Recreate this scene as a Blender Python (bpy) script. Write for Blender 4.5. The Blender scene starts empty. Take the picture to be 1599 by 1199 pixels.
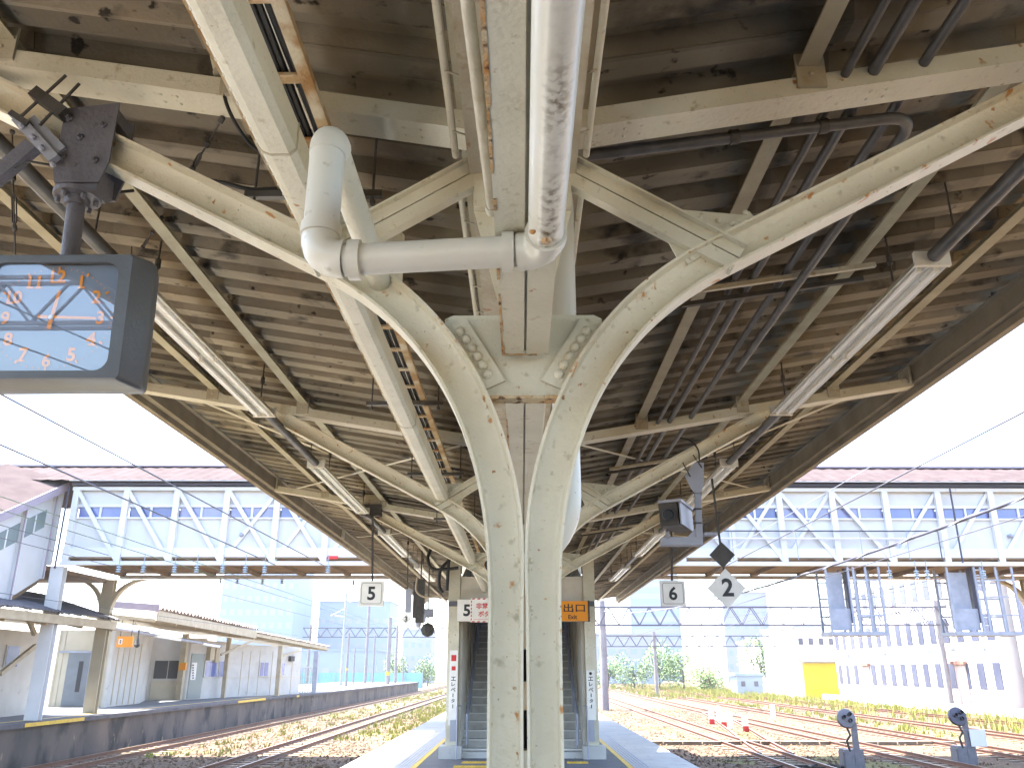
import bpy, math, random
from mathutils import Vector, Matrix
random.seed(7)
R = math.radians
S = bpy.context.scene
COL = S.collection
# ------------------------------------------------------------------ camera, sky, sun, exposure
F, CX, CY = 1290.0, 799.5, 599.5            # focal length and centre in photo pixels
PITCH, YAW, EYE = R(19.13), R(0.65), 1.65   # platform surface is z = 0, platform runs along +y
cam = bpy.data.cameras.new('camera'); cam.sensor_width = 36.0; cam.lens = F * 36.0 / 1599.0
cam.clip_start = 0.05; cam.clip_end = 3000
co = bpy.data.objects.new('camera', cam); COL.objects.link(co)
co.location = (0, 0, EYE); co.rotation_euler = (math.pi / 2 + PITCH, 0, YAW)
S.camera = co
HAZE = .0003
SUN = Vector((-0.36, 0.27, 1.0)).normalized()      # towards the sun
w = bpy.data.worlds.new('World'); S.world = w; w.use_nodes = True
nt = w.node_tree; bg = nt.nodes['Background']
sky = nt.nodes.new('ShaderNodeTexSky'); sky.sky_type = 'NISHITA'; sky.sun_disc = False
sky.sun_elevation = math.asin(SUN.z); sky.sun_rotation = math.atan2(SUN.x, SUN.y)
sky.air_density = 1.0; sky.dust_density = 2.5; sky.ozone_density = 1.0
nt.links.new(sky.outputs[0], bg.inputs[0]); bg.inputs[1].default_value = 0.12
sl = bpy.data.lights.new('sun', 'SUN'); sl.energy = 4.5; sl.angle = R(0.5); sl.color = (1, 0.95, 0.86)
so = bpy.data.objects.new('sun', sl); COL.objects.link(so)
so.rotation_euler = (-SUN).to_track_quat('-Z', 'Y').to_euler(); so.location = (0, 0, 60)
S.view_settings.view_transform = 'Standard'; S.view_settings.look = 'None'
S.view_settings.exposure = 3.25; S.view_settings.gamma = 1
S.render.engine = 'CYCLES'
S.cycles.max_bounces = 10; S.cycles.diffuse_bounces = 6; S.cycles.glossy_bounces = 4
S.cycles.caustics_reflective = False; S.cycles.caustics_refractive = False

_f = Vector((-math.sin(YAW) * math.cos(PITCH), math.cos(YAW) * math.cos(PITCH), math.sin(PITCH)))
_r = Vector((math.cos(YAW), math.sin(YAW), 0)); _u = _r.cross(_f)
def at(x, y, X=None, Y=None, Z=None):
    """the place a photo pixel shows, on the plane X=, Y= or Z="""
    d = _f + _r * ((x - CX) / F) - _u * ((y - CY) / F)
    t = X / d.x if X is not None else Y / d.y if Y is not None else (Z - EYE) / d.z
    return Vector((0, 0, EYE)) + d * t

# ------------------------------------------------------------------ materials
def mat(name, c1, c2=None, scale=4.0, rough=0.6, metal=0.0, bump=0.0, bscale=60.0, spots=(), stretch=None, spec=0.5, detail=4.0, lo=.35, hi=.65):
    m = bpy.data.materials.new(name); m.use_nodes = True
    n = m.node_tree.nodes; l = m.node_tree.links; b = n['Principled BSDF']
    b.inputs['Roughness'].default_value = rough; b.inputs['Metallic'].default_value = metal
    b.inputs['Specular IOR Level'].default_value = spec
    tc = n.new('ShaderNodeTexCoord'); vec = tc.outputs['Object']
    if stretch:
        mp = n.new('ShaderNodeMapping'); mp.inputs['Scale'].default_value = stretch
        l.new(vec, mp.inputs[0]); vec = mp.outputs[0]
    b.inputs['Base Color'].default_value = (*c1, 1)
    out = None
    def noise(sc, det=4.0):
        t = n.new('ShaderNodeTexNoise'); t.inputs['Scale'].default_value = sc; t.inputs['Detail'].default_value = det
        l.new(vec, t.inputs['Vector']); return t.outputs['Fac']
    def ramp(fac, a, z):
        r_ = n.new('ShaderNodeMapRange'); r_.inputs[1].default_value = a; r_.inputs[2].default_value = z
        l.new(fac, r_.inputs[0]); return r_.outputs[0]
    def mix(fac, a, bcol):
        mx = n.new('ShaderNodeMix'); mx.data_type = 'RGBA'
        l.new(fac, mx.inputs[0])
        if isinstance(a, tuple): mx.inputs[6].default_value = (*a, 1)
        else: l.new(a, mx.inputs[6])
        mx.inputs[7].default_value = (*bcol, 1); return mx.outputs[2]
    if c2:
        out = mix(ramp(noise(scale, detail), lo, hi), c1, c2)
    for (c, sc, a, z) in spots:
        out = mix(ramp(noise(sc, 6.0), a, z), out if out else c1, c)
    if out: l.new(out, b.inputs['Base Color'])
    if bump:
        bp = n.new('ShaderNodeBump'); bp.inputs['Strength'].default_value = bump; bp.inputs['Distance'].default_value = 0.02
        l.new(noise(bscale), bp.inputs['Height']); l.new(bp.outputs[0], b.inputs['Normal'])
    return m
RUST = (.30, .11, .02)
M = {}
M['cream'] = mat('cream_paint', (.585, .563, .46), (.50, .478, .375), 3, .42, 0, .22, 45,
                 [((.36, .32, .22), 22, .62, .74), ((.33, .15, .04), 19, .69, .75), ((.22, .17, .10), 75, .68, .78)])
M['cream_old'] = mat('worn_cream_paint', (.45, .42, .33), (.34, .295, .21), 5, .5, 0, .3, 40,
                 [((.30, .24, .15), 16, .58, .72), (RUST, 11, .66, .72)])
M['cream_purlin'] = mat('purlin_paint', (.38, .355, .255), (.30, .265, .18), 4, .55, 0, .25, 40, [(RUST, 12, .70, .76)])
M['pipe_white'] = mat('white_pipe_enamel', (.62, .62, .575), (.55, .54, .47), 2.5, .3, 0, .06, 30,
                 [((.30, .27, .19), 18, .66, .78), ((.12, .10, .07), 60, .70, .80)], spec=.6)
M['rust'] = mat('rusty_edge', (.42, .20, .05), (.50, .42, .28), 14, .8, 0, .6, 70, [((.09, .03, .01), 30, .55, .65)])
M['rust_cream'] = mat('rusty_cream', (.42, .33, .19), (.28, .15, .05), 8, .7, 0, .4, 60, [((.5, .46, .36), 5, .5, .62)])
def grime_pipe():
    m = mat('grimy_white_pipe', (.62, .62, .575), (.55, .54, .47), 2.5, .3, 0, .06, 30, [((.30, .27, .19), 18, .66, .78)], spec=.6)
    n = m.node_tree.nodes; l = m.node_tree.links; b = n['Principled BSDF']; src = b.inputs['Base Color'].links[0].from_socket
    tc = n.new('ShaderNodeTexCoord'); sp = n.new('ShaderNodeSeparateXYZ'); l.new(tc.outputs['Object'], sp.inputs[0])
    def mm(op, a, v, c=None):
        k = n.new('ShaderNodeMath'); k.operation = op; l.new(a, k.inputs[0])
        if c is not None: l.new(c, k.inputs[1])
        else: k.inputs[1].default_value = v
        return k.outputs[0]
    nz = n.new('ShaderNodeTexNoise'); nz.inputs['Scale'].default_value = 48; nz.inputs['Detail'].default_value = 7; l.new(tc.outputs['Object'], nz.inputs['Vector'])
    nb = n.new('ShaderNodeTexNoise'); nb.inputs['Scale'].default_value = 3; l.new(tc.outputs['Object'], nb.inputs['Vector'])
    d = mm('ABSOLUTE', mm('SUBTRACT', sp.outputs[0], .072), 0)
    r1 = n.new('ShaderNodeMapRange'); r1.inputs[1].default_value = .034; r1.inputs[2].default_value = .004; l.new(d, r1.inputs[0])
    r2 = n.new('ShaderNodeMapRange'); r2.inputs[1].default_value = .45; r2.inputs[2].default_value = .62; l.new(nz.outputs[0], r2.inputs[0])
    r3 = n.new('ShaderNodeMapRange'); r3.inputs[1].default_value = .35; r3.inputs[2].default_value = .6; l.new(nb.outputs[0], r3.inputs[0])
    fac = mm('MULTIPLY', mm('MULTIPLY', r1.outputs[0], 0, r2.outputs[0]), 0, r3.outputs[0])
    mx = n.new('ShaderNodeMix'); mx.data_type = 'RGBA'; l.new(fac, mx.inputs[0]); l.new(src, mx.inputs[6]); mx.inputs[7].default_value = (.16, .125, .075, 1); l.new(mx.outputs[2], b.inputs['Base Color'])
    return m
M['cream_arm'] = mat('cream_column_paint', (.64, .60, .475), (.56, .52, .40), 3, .42, 0, .3, 38, [((.36, .32, .22), 20, .62, .76), ((.42, .19, .045), 12, .655, .70), ((.30, .13, .03), 26, .68, .73), ((.22, .17, .10), 75, .69, .78)])
M['pipe_grime'] = grime_pipe()
M['rust_cream2'] = mat('rust_streaked_cream', (.52, .49, .40), (.46, .42, .32), 6, .6, 0, .5, 50, [((.38, .18, .04), 7, .53, .66), ((.10, .06, .03), 16, .62, .70)], stretch=(1, 1, .45))
M['dark'] = mat('dark_steel', (.035, .032, .03), (.06, .055, .05), 10, .6, 0, .2, 60)
M['cable'] = mat('black_cable', (.012, .012, .012), None, rough=.6)
M['conduit'] = mat('grey_conduit', (.085, .082, .08), (.05, .047, .043), 8, .45, 0, .1, 50)
M['bracket'] = mat('grey_bracket_paint', (.125, .125, .15), (.095, .095, .115), 6, .5, 0, .25, 50, [((.05, .045, .04), 20, .64, .74)])
M['clock'] = mat('clock_case_paint', (.075, .088, .105), (.06, .068, .08), 5, .42, 0, .08, 60)
M['white'] = mat('white_enamel', (.78, .78, .76), (.70, .70, .67), 5, .4)
M['lamp_white'] = mat('lamp_reflector_enamel', (.70, .70, .66), (.60, .58, .50), 6, .35, 0, .05, 40, [((.28, .22, .14), 14, .64, .74)])
M['tube'] = mat('fluorescent_tube', (.82, .82, .80), None, rough=.25)
M['ink'] = mat('black_ink', (.015, .016, .022), None, rough=.5)
M['red'] = mat('red_print', (.55, .03, .03), None, rough=.5)
M['orange'] = mat('orange_panel', (.80, .30, .012), (.76, .27, .012), 3, .4)
M['yellow'] = mat('yellow_paint', (.70, .46, .03), (.55, .36, .05), 6, .6, 0, .1, 50, [((.25, .2, .12), 12, .62, .7)])
M['amber'] = mat('amber_numeral', (.95, .34, .02), None, rough=.5)
M['stair'] = mat('stair_concrete', (.46, .46, .44), (.36, .355, .335), 5, .75, 0, .2, 60)
M['nosing'] = mat('stair_nosing', (.62, .62, .60), None, rough=.5)
M['panel'] = mat('stair_side_panel', (.62, .60, .54), (.54, .51, .44), 3, .6)
M['asphalt'] = mat('platform_asphalt', (.12, .13, .145), (.095, .102, .115), 2.5, .8, 0, .35, 120, [((.12, .12, .12), 9, .6, .75)])
M['concrete'] = mat('platform_concrete', (.50, .50, .49), (.42, .42, .41), 2, .8, 0, .25, 80, [((.18, .17, .15), 6, .62, .75)])
M['wallconc'] = mat('old_platform_wall', (.125, .10, .088), (.06, .053, .052), 1.2, .85, 0, .5, 25, [((.018, .018, .022), 2.2, .50, .64), ((.27, .21, .14), 5, .66, .74)], stretch=(1, .5, .3))
M['wallcap'] = mat('platform_edge_coping', (.085, .085, .10), (.055, .055, .07), 3, .8, 0, .3, 50)
M['rail'] = mat('rusty_rail', (.14, .055, .028), (.09, .035, .02), 8, .6, 0, .1, 60)
M['railtop'] = mat('rail_running_surface', (.36, .30, .26), (.26, .18, .13), 6, .35, .6)
M['sleeper'] = mat('concrete_sleeper', (.22, .18, .14), (.14, .105, .075), 2, .85, 0, .3, 40)
M['bridge'] = mat('bridge_white_paint', (.66, .67, .68), (.60, .61, .62), 1.5, .55, 0, .1, 20, [((.45, .42, .38), 3, .68, .8)])
M['bridge_panel'] = mat('bridge_wall_panel', (.58, .59, .60), (.53, .54, .55), 1.2, .6)
M['deck'] = mat('bridge_deck_underside', (.20, .135, .075), (.13, .085, .05), 2, .8, 0, .2, 30)
M['broof'] = mat('bridge_roof_sheet', (.072, .057, .060), (.056, .044, .047), 1.6, 1.0, 0, .2, 20, spec=.03)
M['fascia'] = mat('lilac_fascia', (.33, .28, .33), (.29, .245, .29), 3, .6)
M['gutter'] = mat('dark_gutter', (.045, .045, .075), None, rough=.5)
M['glass'] = mat('window_glass', (.10, .13, .33), (.13, .16, .38), 2, .12, spec=.8)
M['glass_pale'] = mat('window_glass_pale', (.19, .20, .38), (.23, .24, .42), 2, .12, spec=.8)
M['glass_dark'] = mat('window_glass_dark', (.07, .09, .25), (.10, .12, .29), 2, .12, spec=.8)
M['bglass'] = mat('distant_window_glass', (.045, .05, .085), (.07, .075, .115), .3, .2)
M['eave'] = mat('weathered_eave_paint', (.25, .215, .16), (.18, .15, .11), 3, .6, 0, .2, 40)
M['greenglass'] = mat('stair_window_glass', (.17, .22, .22), None, rough=.2, spec=.6)
M['hut'] = mat('station_wall_board', (.50, .49, .46), (.44, .43, .40), 1.5, .65, 0, .1, 20, [((.28, .25, .2), 3, .66, .78)])
M['hutcream'] = mat('station_cream_board', (.50, .45, .34), (.43, .38, .28), 1.5, .65, 0, .1, 20)
M['beige'] = mat('station_beam_paint', (.44, .38, .27), (.36, .30, .20), 3, .6, 0, .1, 30)
M['hutroof'] = mat('station_roof_sheet', (.42, .36, .34), (.34, .285, .265), 2, .75)
M['greyroof'] = mat('grey_roof_sheet', (.10, .10, .125), (.075, .075, .09), 3, .7)
M['door'] = mat('grey_door', (.17, .19, .21), (.145, .16, .175), 3, .5)
M['pole'] = mat('concrete_pole', (.25, .235, .25), (.20, .185, .20), 2, .75, 0, .15, 30)
M['steelgrey'] = mat('galvanised_steel', (.33, .35, .42), (.27, .29, .35), 4, .5, .2)
M['gantry'] = mat('gantry_steel', (.085, .085, .13), (.065, .065, .10), 4, .6)
M['wire'] = mat('overhead_wire', (.05, .05, .075), None, rough=.5)
M['wire_green'] = mat('copper_wire', (.09, .14, .08), None, rough=.5)
M['porcelain'] = mat('porcelain_insulator', (.32, .40, .46), None, rough=.2)
M['bark'] = mat('tree_bark', (.09, .06, .04), (.06, .04, .03), 6, .9)
M['leafA'] = mat('leaf_mid_green', (.055, .115, .03), (.085, .16, .035), .6, .6)
M['leafB'] = mat('leaf_light_green', (.10, .17, .035), (.06, .125, .03), .6, .6)
M['grass'] = mat('dry_grass', (.20, .24, .04), (.32, .29, .07), .8, .8)
M['bwhite'] = mat('white_building_wall', (.70, .68, .66), (.64, .62, .60), .4, .7)
M['bpink'] = mat('pink_building_wall', (.52, .40, .36), (.48, .37, .33), .5, .7)
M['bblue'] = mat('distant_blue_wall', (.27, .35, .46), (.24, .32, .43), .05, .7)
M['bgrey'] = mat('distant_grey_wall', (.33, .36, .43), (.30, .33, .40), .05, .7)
M['byellow'] = mat('yellow_shutter', (.78, .60, .02), (.74, .55, .02), .6, .5)
M['turq'] = mat('turquoise_fence_sheet', (.16, .42, .42), (.2, .46, .46), .1, .6)
M['brownwin'] = mat('brown_awning', (.25, .11, .08), None, rough=.6)

# underside of the old corrugated roof: mould spots, sheet-to-sheet tone, streaks along the slope
def roof_material():
    m = mat('weathered_roof_sheet', (.245, .217, .165), (.145, .126, .095), 1.3, .85, 0, .35, 30,
            [((.028, .024, .019), 4.2, .57, .70), ((.23, .19, .135), 2.6, .60, .75), ((.02, .016, .012), 11, .64, .70), ((.03, .026, .02), .9, .55, .75)], stretch=(.8, 1, 1))
    n = m.node_tree.nodes; l = m.node_tree.links; b = n['Principled BSDF']
    src = b.inputs['Base Color'].links[0].from_socket
    tc = n.new('ShaderNodeTexCoord'); sp = n.new('ShaderNodeSeparateXYZ'); l.new(tc.outputs['Object'], sp.inputs[0])
    def math_(op, a, v):
        k = n.new('ShaderNodeMath'); k.operation = op; l.new(a, k.inputs[0]); k.inputs[1].default_value = v; return k.outputs[0]
    yy = math_('FLOOR', math_('DIVIDE', sp.outputs[1], .92), 0); xx = math_('FLOOR', math_('DIVIDE', sp.outputs[0], 1.35), 0)
    cb = n.new('ShaderNodeCombineXYZ'); l.new(xx, cb.inputs[0]); l.new(yy, cb.inputs[1])
    wn = n.new('ShaderNodeTexWhiteNoise'); l.new(cb.outputs[0], wn.inputs[0])
    mr = n.new('ShaderNodeMapRange'); mr.inputs[3].default_value = .6; mr.inputs[4].default_value = 1.25; l.new(wn.outputs[0], mr.inputs[0])
    mx = n.new('ShaderNodeMix'); mx.data_type = 'RGBA'; mx.blend_type = 'MULTIPLY'; mx.inputs[0].default_value = 1
    l.new(src, mx.inputs[6]); l.new(mr.outputs[0], mx.inputs[7]); l.new(mx.outputs[2], b.inputs['Base Color'])
    return m
M['roof'] = roof_material()
def ballast_material():
    m = mat('track_ballast', (.105, .064, .034), (.062, .038, .021), .35, .95)
    n = m.node_tree.nodes; l = m.node_tree.links; b = n['Principled BSDF']
    src = b.inputs['Base Color'].links[0].from_socket
    tc = n.new('ShaderNodeTexCoord')
    v = n.new('ShaderNodeTexVoronoi'); v.inputs['Scale'].default_value = 14; l.new(tc.outputs['Object'], v.inputs['Vector'])
    hs = n.new('ShaderNodeSeparateColor'); l.new(v.outputs['Color'], hs.inputs[0])
    mr = n.new('ShaderNodeMapRange'); mr.inputs[3].default_value = .3; mr.inputs[4].default_value = 1.7; l.new(hs.outputs[0], mr.inputs[0])
    mx = n.new('ShaderNodeMix'); mx.data_type = 'RGBA'; mx.blend_type = 'MULTIPLY'; mx.inputs[0].default_value = 1
    l.new(src, mx.inputs[6]); l.new(mr.outputs[0], mx.inputs[7])
    nz = n.new('ShaderNodeTexNoise'); nz.inputs['Scale'].default_value = .16; nz.inputs['Detail'].default_value = 6; l.new(tc.outputs['Object'], nz.inputs['Vector'])
    r2 = n.new('ShaderNodeMapRange'); r2.inputs[1].default_value = .54; r2.inputs[2].default_value = .62; r2.inputs[4].default_value = .8; l.new(nz.outputs[0], r2.inputs[0])
    m2 = n.new('ShaderNodeMix'); m2.data_type = 'RGBA'; l.new(r2.outputs[0], m2.inputs[0]); l.new(mx.outputs[2], m2.inputs[6]); m2.inputs[7].default_value = (.11, .115, .022, 1)
    l.new(m2.outputs[2], b.inputs['Base Color'])
    bp = n.new('ShaderNodeBump'); bp.inputs['Strength'].default_value = 1; bp.inputs['Distance'].default_value = .05
    l.new(v.outputs['Distance'], bp.inputs['Height']); l.new(bp.outputs[0], b.inputs['Normal'])
    return m
M['ballast'] = ballast_material()
M['stone'] = mat('loose_stone', (.15, .10, .06), (.05, .034, .022), 9, .95, lo=.42, hi=.58)
def mirror_glass():
    m = bpy.data.materials.new('clock_cover_glass'); m.use_nodes = True
    n = m.node_tree.nodes; l = m.node_tree.links; out = n['Material Output']; n.remove(n['Principled BSDF'])
    t = n.new('ShaderNodeBsdfTransparent'); t.inputs[0].default_value = (.82, .85, .9, 1)
    g = n.new('ShaderNodeBsdfGlossy'); g.inputs['Roughness'].default_value = .004; g.inputs[0].default_value = (.95, .97, 1, 1)
    x = n.new('ShaderNodeMixShader'); x.inputs[0].default_value = .11
    l.new(t.outputs[0], x.inputs[1]); l.new(g.outputs[0], x.inputs[2]); l.new(x.outputs[0], out.inputs[0])
    return m
M['cover'] = mirror_glass()
M['dial'] = mat('clock_dial', (.22, .28, .36), None, rough=.6)

# ------------------------------------------------------------------ mesh builder
WORLD = {}
class MB:
    def __init__(s): s.v = []; s.f = []; s.m = []; s.cur = 0
    def mesh(s, vs, fs):
        o = len(s.v); s.v += [Vector(p) for p in vs]; s.f += [tuple(i + o for i in f) for f in fs]; s.m += [s.cur] * len(fs); return s
    def box(s, x0, x1, y0, y1, z0, z1):
        return s.mesh([(x, y, z) for z in (z0, z1) for y in (y0, y1) for x in (x0, x1)],
                      [(0, 2, 3, 1), (4, 5, 7, 6), (0, 1, 5, 4), (2, 6, 7, 3), (0, 4, 6, 2), (1, 3, 7, 5)])
    def bar(s, a, b, wd, ht, up=(0, 0, 1)):
        """rectangular bar from a to b: wd across, ht along 'up'"""
        a = Vector(a); b = Vector(b); d = (b - a).normalized(); up = Vector(up)
        if abs(d.dot(up)) > .99: up = Vector((0, 1, 0))
        sx = d.cross(up).normalized(); sz = sx.cross(d).normalized()
        c = [p + sx * (i * wd / 2) + sz * (j * ht / 2) for p in (a, b) for i, j in ((-1, -1), (1, -1), (1, 1), (-1, 1))]
        return s.mesh(c, [(0, 1, 2, 3), (7, 6, 5, 4), (0, 4, 5, 1), (1, 5, 6, 2), (2, 6, 7, 3), (3, 7, 4, 0)])
    def tube(s, pts, r, n=8, cap=True):
        pts = [Vector(p) for p in pts]; rr = r if isinstance(r, (list, tuple)) else [r] * len(pts)
        d0 = (pts[1] - pts[0]).normalized(); nn = d0.orthogonal().normalized(); vs = []
        for i, p in enumerate(pts):
            d = (pts[min(i + 1, len(pts) - 1)] - pts[max(i - 1, 0)]).normalized()
            nn = (nn - d * nn.dot(d)).normalized(); bb = d.cross(nn)
            vs += [p + (nn * math.cos(2 * math.pi * k / n) + bb * math.sin(2 * math.pi * k / n)) * rr[i] for k in range(n)]
        fs = [(i * n + k, i * n + (k + 1) % n, (i + 1) * n + (k + 1) % n, (i + 1) * n + k) for i in range(len(pts) - 1) for k in range(n)]
        if cap: fs += [tuple(range(n))[::-1], tuple((len(pts) - 1) * n + k for k in range(n))]
        return s.mesh(vs, fs)
    def lathe(s, c, axis, prof, n=16):
        axis = Vector(axis).normalized(); a = axis.orthogonal().normalized(); b = axis.cross(a); c = Vector(c)
        vs = [c + axis * h + (a * math.cos(2 * math.pi * k / n) + b * math.sin(2 * math.pi * k / n)) * r for r, h in prof for k in range(n)]
        fs = [(i * n + k, i * n + (k + 1) % n, (i + 1) * n + (k + 1) % n, (i + 1) * n + k) for i in range(len(prof) - 1) for k in range(n)]
        fs += [tuple(range(n))[::-1], tuple((len(prof) - 1) * n + k for k in range(n))]
        return s.mesh(vs, fs)
    def rivet(s, c, axis, r): return s.lathe(c, axis, [(r, 0), (r * .92, r * .35), (r * .55, r * .68), (r * .12, r * .8)], 10)
    def prism(s, poly, axis, t0, t1):
        """2D polygon pulled along an axis ('x': poly is (y,z); 'y': (x,z); 'z': (x,y))"""
        def P(p, t): return {'x': (t, p[0], p[1]), 'y': (p[0], t, p[1]), 'z': (p[0], p[1], t)}[axis]
        k = len(poly); vs = [P(p, t0) for p in poly] + [P(p, t1) for p in poly]
        return s.mesh(vs, [tuple(range(k)), tuple(range(2 * k - 1, k - 1, -1))] + [(i, i + k, (i + 1) % k + k, (i + 1) % k) for i in range(k)])
    def sweep(s, path, nrm, prof, side):
        """path points and normals in x-z; profile (s along normal, y)"""
        k = len(prof); vs = []
        for (px, pz), (nx, nz) in zip(path, nrm):
            g = depth(pz) / .107; vs += [(side * (px + nx * a * g), y, pz + nz * a * g) for a, y in prof]
        fs = [(i * k + j, i * k + (j + 1) % k, (i + 1) * k + (j + 1) % k, (i + 1) * k + j) for i in range(len(path) - 1) for j in range(k)]
        fs += [tuple(range(k)), tuple((len(path) - 1) * k + j for j in range(k - 1, -1, -1))]
        return s.mesh(vs, fs)
    def build(s, name, material, parent=None, smooth=False, loc=None):
        import bmesh
        me = bpy.data.meshes.new(name)
        if parent is None:
            if loc is None:
                xs = [p.x for p in s.v]; ys = [p.y for p in s.v]; zs = [p.z for p in s.v]
                loc = Vector(((min(xs) + max(xs)) / 2, (min(ys) + max(ys)) / 2, min(zs)))
            base = Vector(loc)
        else: base = WORLD[parent.name]
        me.from_pydata([p - base for p in s.v], [], s.f)
        bm = bmesh.new(); bm.from_mesh(me); bmesh.ops.recalc_face_normals(bm, faces=bm.faces); bm.to_mesh(me); bm.free()
        ms = material if isinstance(material, (list, tuple)) else [material]
        for k in ms: me.materials.append(M[k])
        if len(ms) > 1: me.polygons.foreach_set('material_index', s.m)
        if smooth:
            me.polygons.foreach_set('use_smooth', [True] * len(me.polygons)); me.set_sharp_from_angle(angle=R(38))
        o = bpy.data.objects.new(name, me); COL.objects.link(o)
        if parent: o.parent = parent
        else: o.location = base
        WORLD[o.name] = base.copy()
        return o
def tag(o, label=None, cat=None, group=None, kind=None):
    if label: o['label'] = label
    if cat: o['category'] = cat
    if group: o['group'] = group
    if kind: o['kind'] = kind
    return o
def thing(name, loc, label, cat, group=None):
    o = bpy.data.objects.new(name, None); COL.objects.link(o); o.location = loc; o.empty_display_size = .2
    WORLD[o.name] = Vector(loc); return tag(o, label, cat, group)
def struct(mb, name, material): return tag(mb.build(name, material), kind='structure')
def dup(root, loc, label, group=None):
    def cp(o, par):
        c = o.copy(); COL.objects.link(c)
        if par: c.parent = par
        WORLD[c.name] = Vector(loc) if par is None else WORLD[o.name]
        for ch in o.children: cp(ch, c)
        return c
    r = cp(root, None); r.location = loc; r['label'] = label
    if group: r['group'] = group
    return r
_text_n = [0]
def text_mb(mb, body, h, origin, right, up, align='CENTER', ext=.004, width=None, bold=0.0):
    """flat lettering h tall, centred on origin, reading along 'right'"""
    c = bpy.data.curves.new('lettering', 'FONT'); c.body = body; c.size = 1.0; c.extrude = 0.0; c.offset = bold
    c.resolution_u = 3
    o = bpy.data.objects.new('lettering', c); COL.objects.link(o); bpy.context.view_layer.update()
    me = bpy.data.meshes.new_from_object(o.evaluated_get(bpy.context.evaluated_depsgraph_get()))
    vs = [v.co.copy() for v in me.vertices]; fs = [tuple(p.vertices) for p in me.polygons]
    bpy.data.objects.remove(o); bpy.data.curves.remove(c); bpy.data.meshes.remove(me)
    if not vs: return mb
    x0 = min(v.x for v in vs); x1 = max(v.x for v in vs); y0 = min(v.y for v in vs); y1 = max(v.y for v in vs)
    k = h / (y1 - y0); kx = (width / (x1 - x0)) if width else k
    right = Vector(right).normalized(); up = Vector(up).normalized(); nrm = right.cross(up); origin = Vector(origin)
    return mb.mesh([origin + right * ((v.x - (x0 + x1) / 2) * kx) + up * ((v.y - (y0 + y1) / 2) * k) + nrm * ext for v in vs], fs)

XC = .010                       # centre line of the canopy
FY = (-2.2, 2.92, 8.03, 13.1, 18.2)   # the five frames of the canopy that exist near the view
SLOPE = .17

# ------------------------------------------------------------------ canopy: frames
def arm_path():
    P = [(.123, 0.0), (.123, .5), (.123, 1.0), (.123, 1.5), (.123, 1.85)]
    a, b, c, d = (.123, 1.85), (.123, 2.53), (.4, 2.91), (.8, 3.123)
    for i in range(1, 25):
        t = i / 24; q = 1 - t
        P.append(tuple(q**3 * a[k] + 3 * q * q * t * b[k] + 3 * q * t * t * c[k] + t**3 * d[k] for k in (0, 1)))
    for x in (1.2, 1.7, 2.2, 2.56): P.append((x, 3.123 + (x - .8) * .532))
    N = []
    for i in range(len(P)):
        p, q = P[max(i - 1, 0)], P[min(i + 1, len(P) - 1)]
        tx, tz = q[0] - p[0], q[1] - p[1]; L = math.hypot(tx, tz); N.append((-tz / L, tx / L))
    return P, N
AP, AN = arm_path()
def depth(z): t = min(1, max(0, (z - 1.75) / .5)); return .117 + .021 * t * t * (3 - 2 * t)
b_ = .055
IPROF = [(0, -b_), (0, b_), (.008, b_), (.015, .016), (.027, .006), (.081, .006), (.093, .016), (.099, b_), (.107, b_), (.107, -b_),
         (.099, -b_), (.093, -.016), (.081, -.006), (.027, -.006), (.015, -.016), (.008, -b_)]
def arm_at(s, inward=0.0):
    """point on the arm's edge at arc parameter index s (float)"""
    i = int(s); t = s - i; j = min(i + 1, len(AP) - 1)
    p = [AP[i][k] * (1 - t) + AP[j][k] * t for k in (0, 1)]; n = [AN[i][k] * (1 - t) + AN[j][k] * t for k in (0, 1)]
    return Vector((p[0] + n[0] * inward, 0, p[1] + n[1] * inward)), Vector((n[1], 0, -n[0]))
GI = next(i + 0.0 for i in range(5, 27) if AP[i][1] + AN[i][1] * .132 > 2.555)     # where the gusset plate starts on the arm
LABELS_FRAME = {2.92: 'cream riveted steel Y-frame nearest the viewer, its rust-spotted column in the picture centre',
                8.03: 'second cream steel Y-frame, mostly hidden by the nearest column, camera on its arm',
                13.1: 'third cream steel Y-frame along the platform, directly in front of the stairs',
                -2.2: 'cream steel Y-frame standing behind the viewer'}
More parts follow.
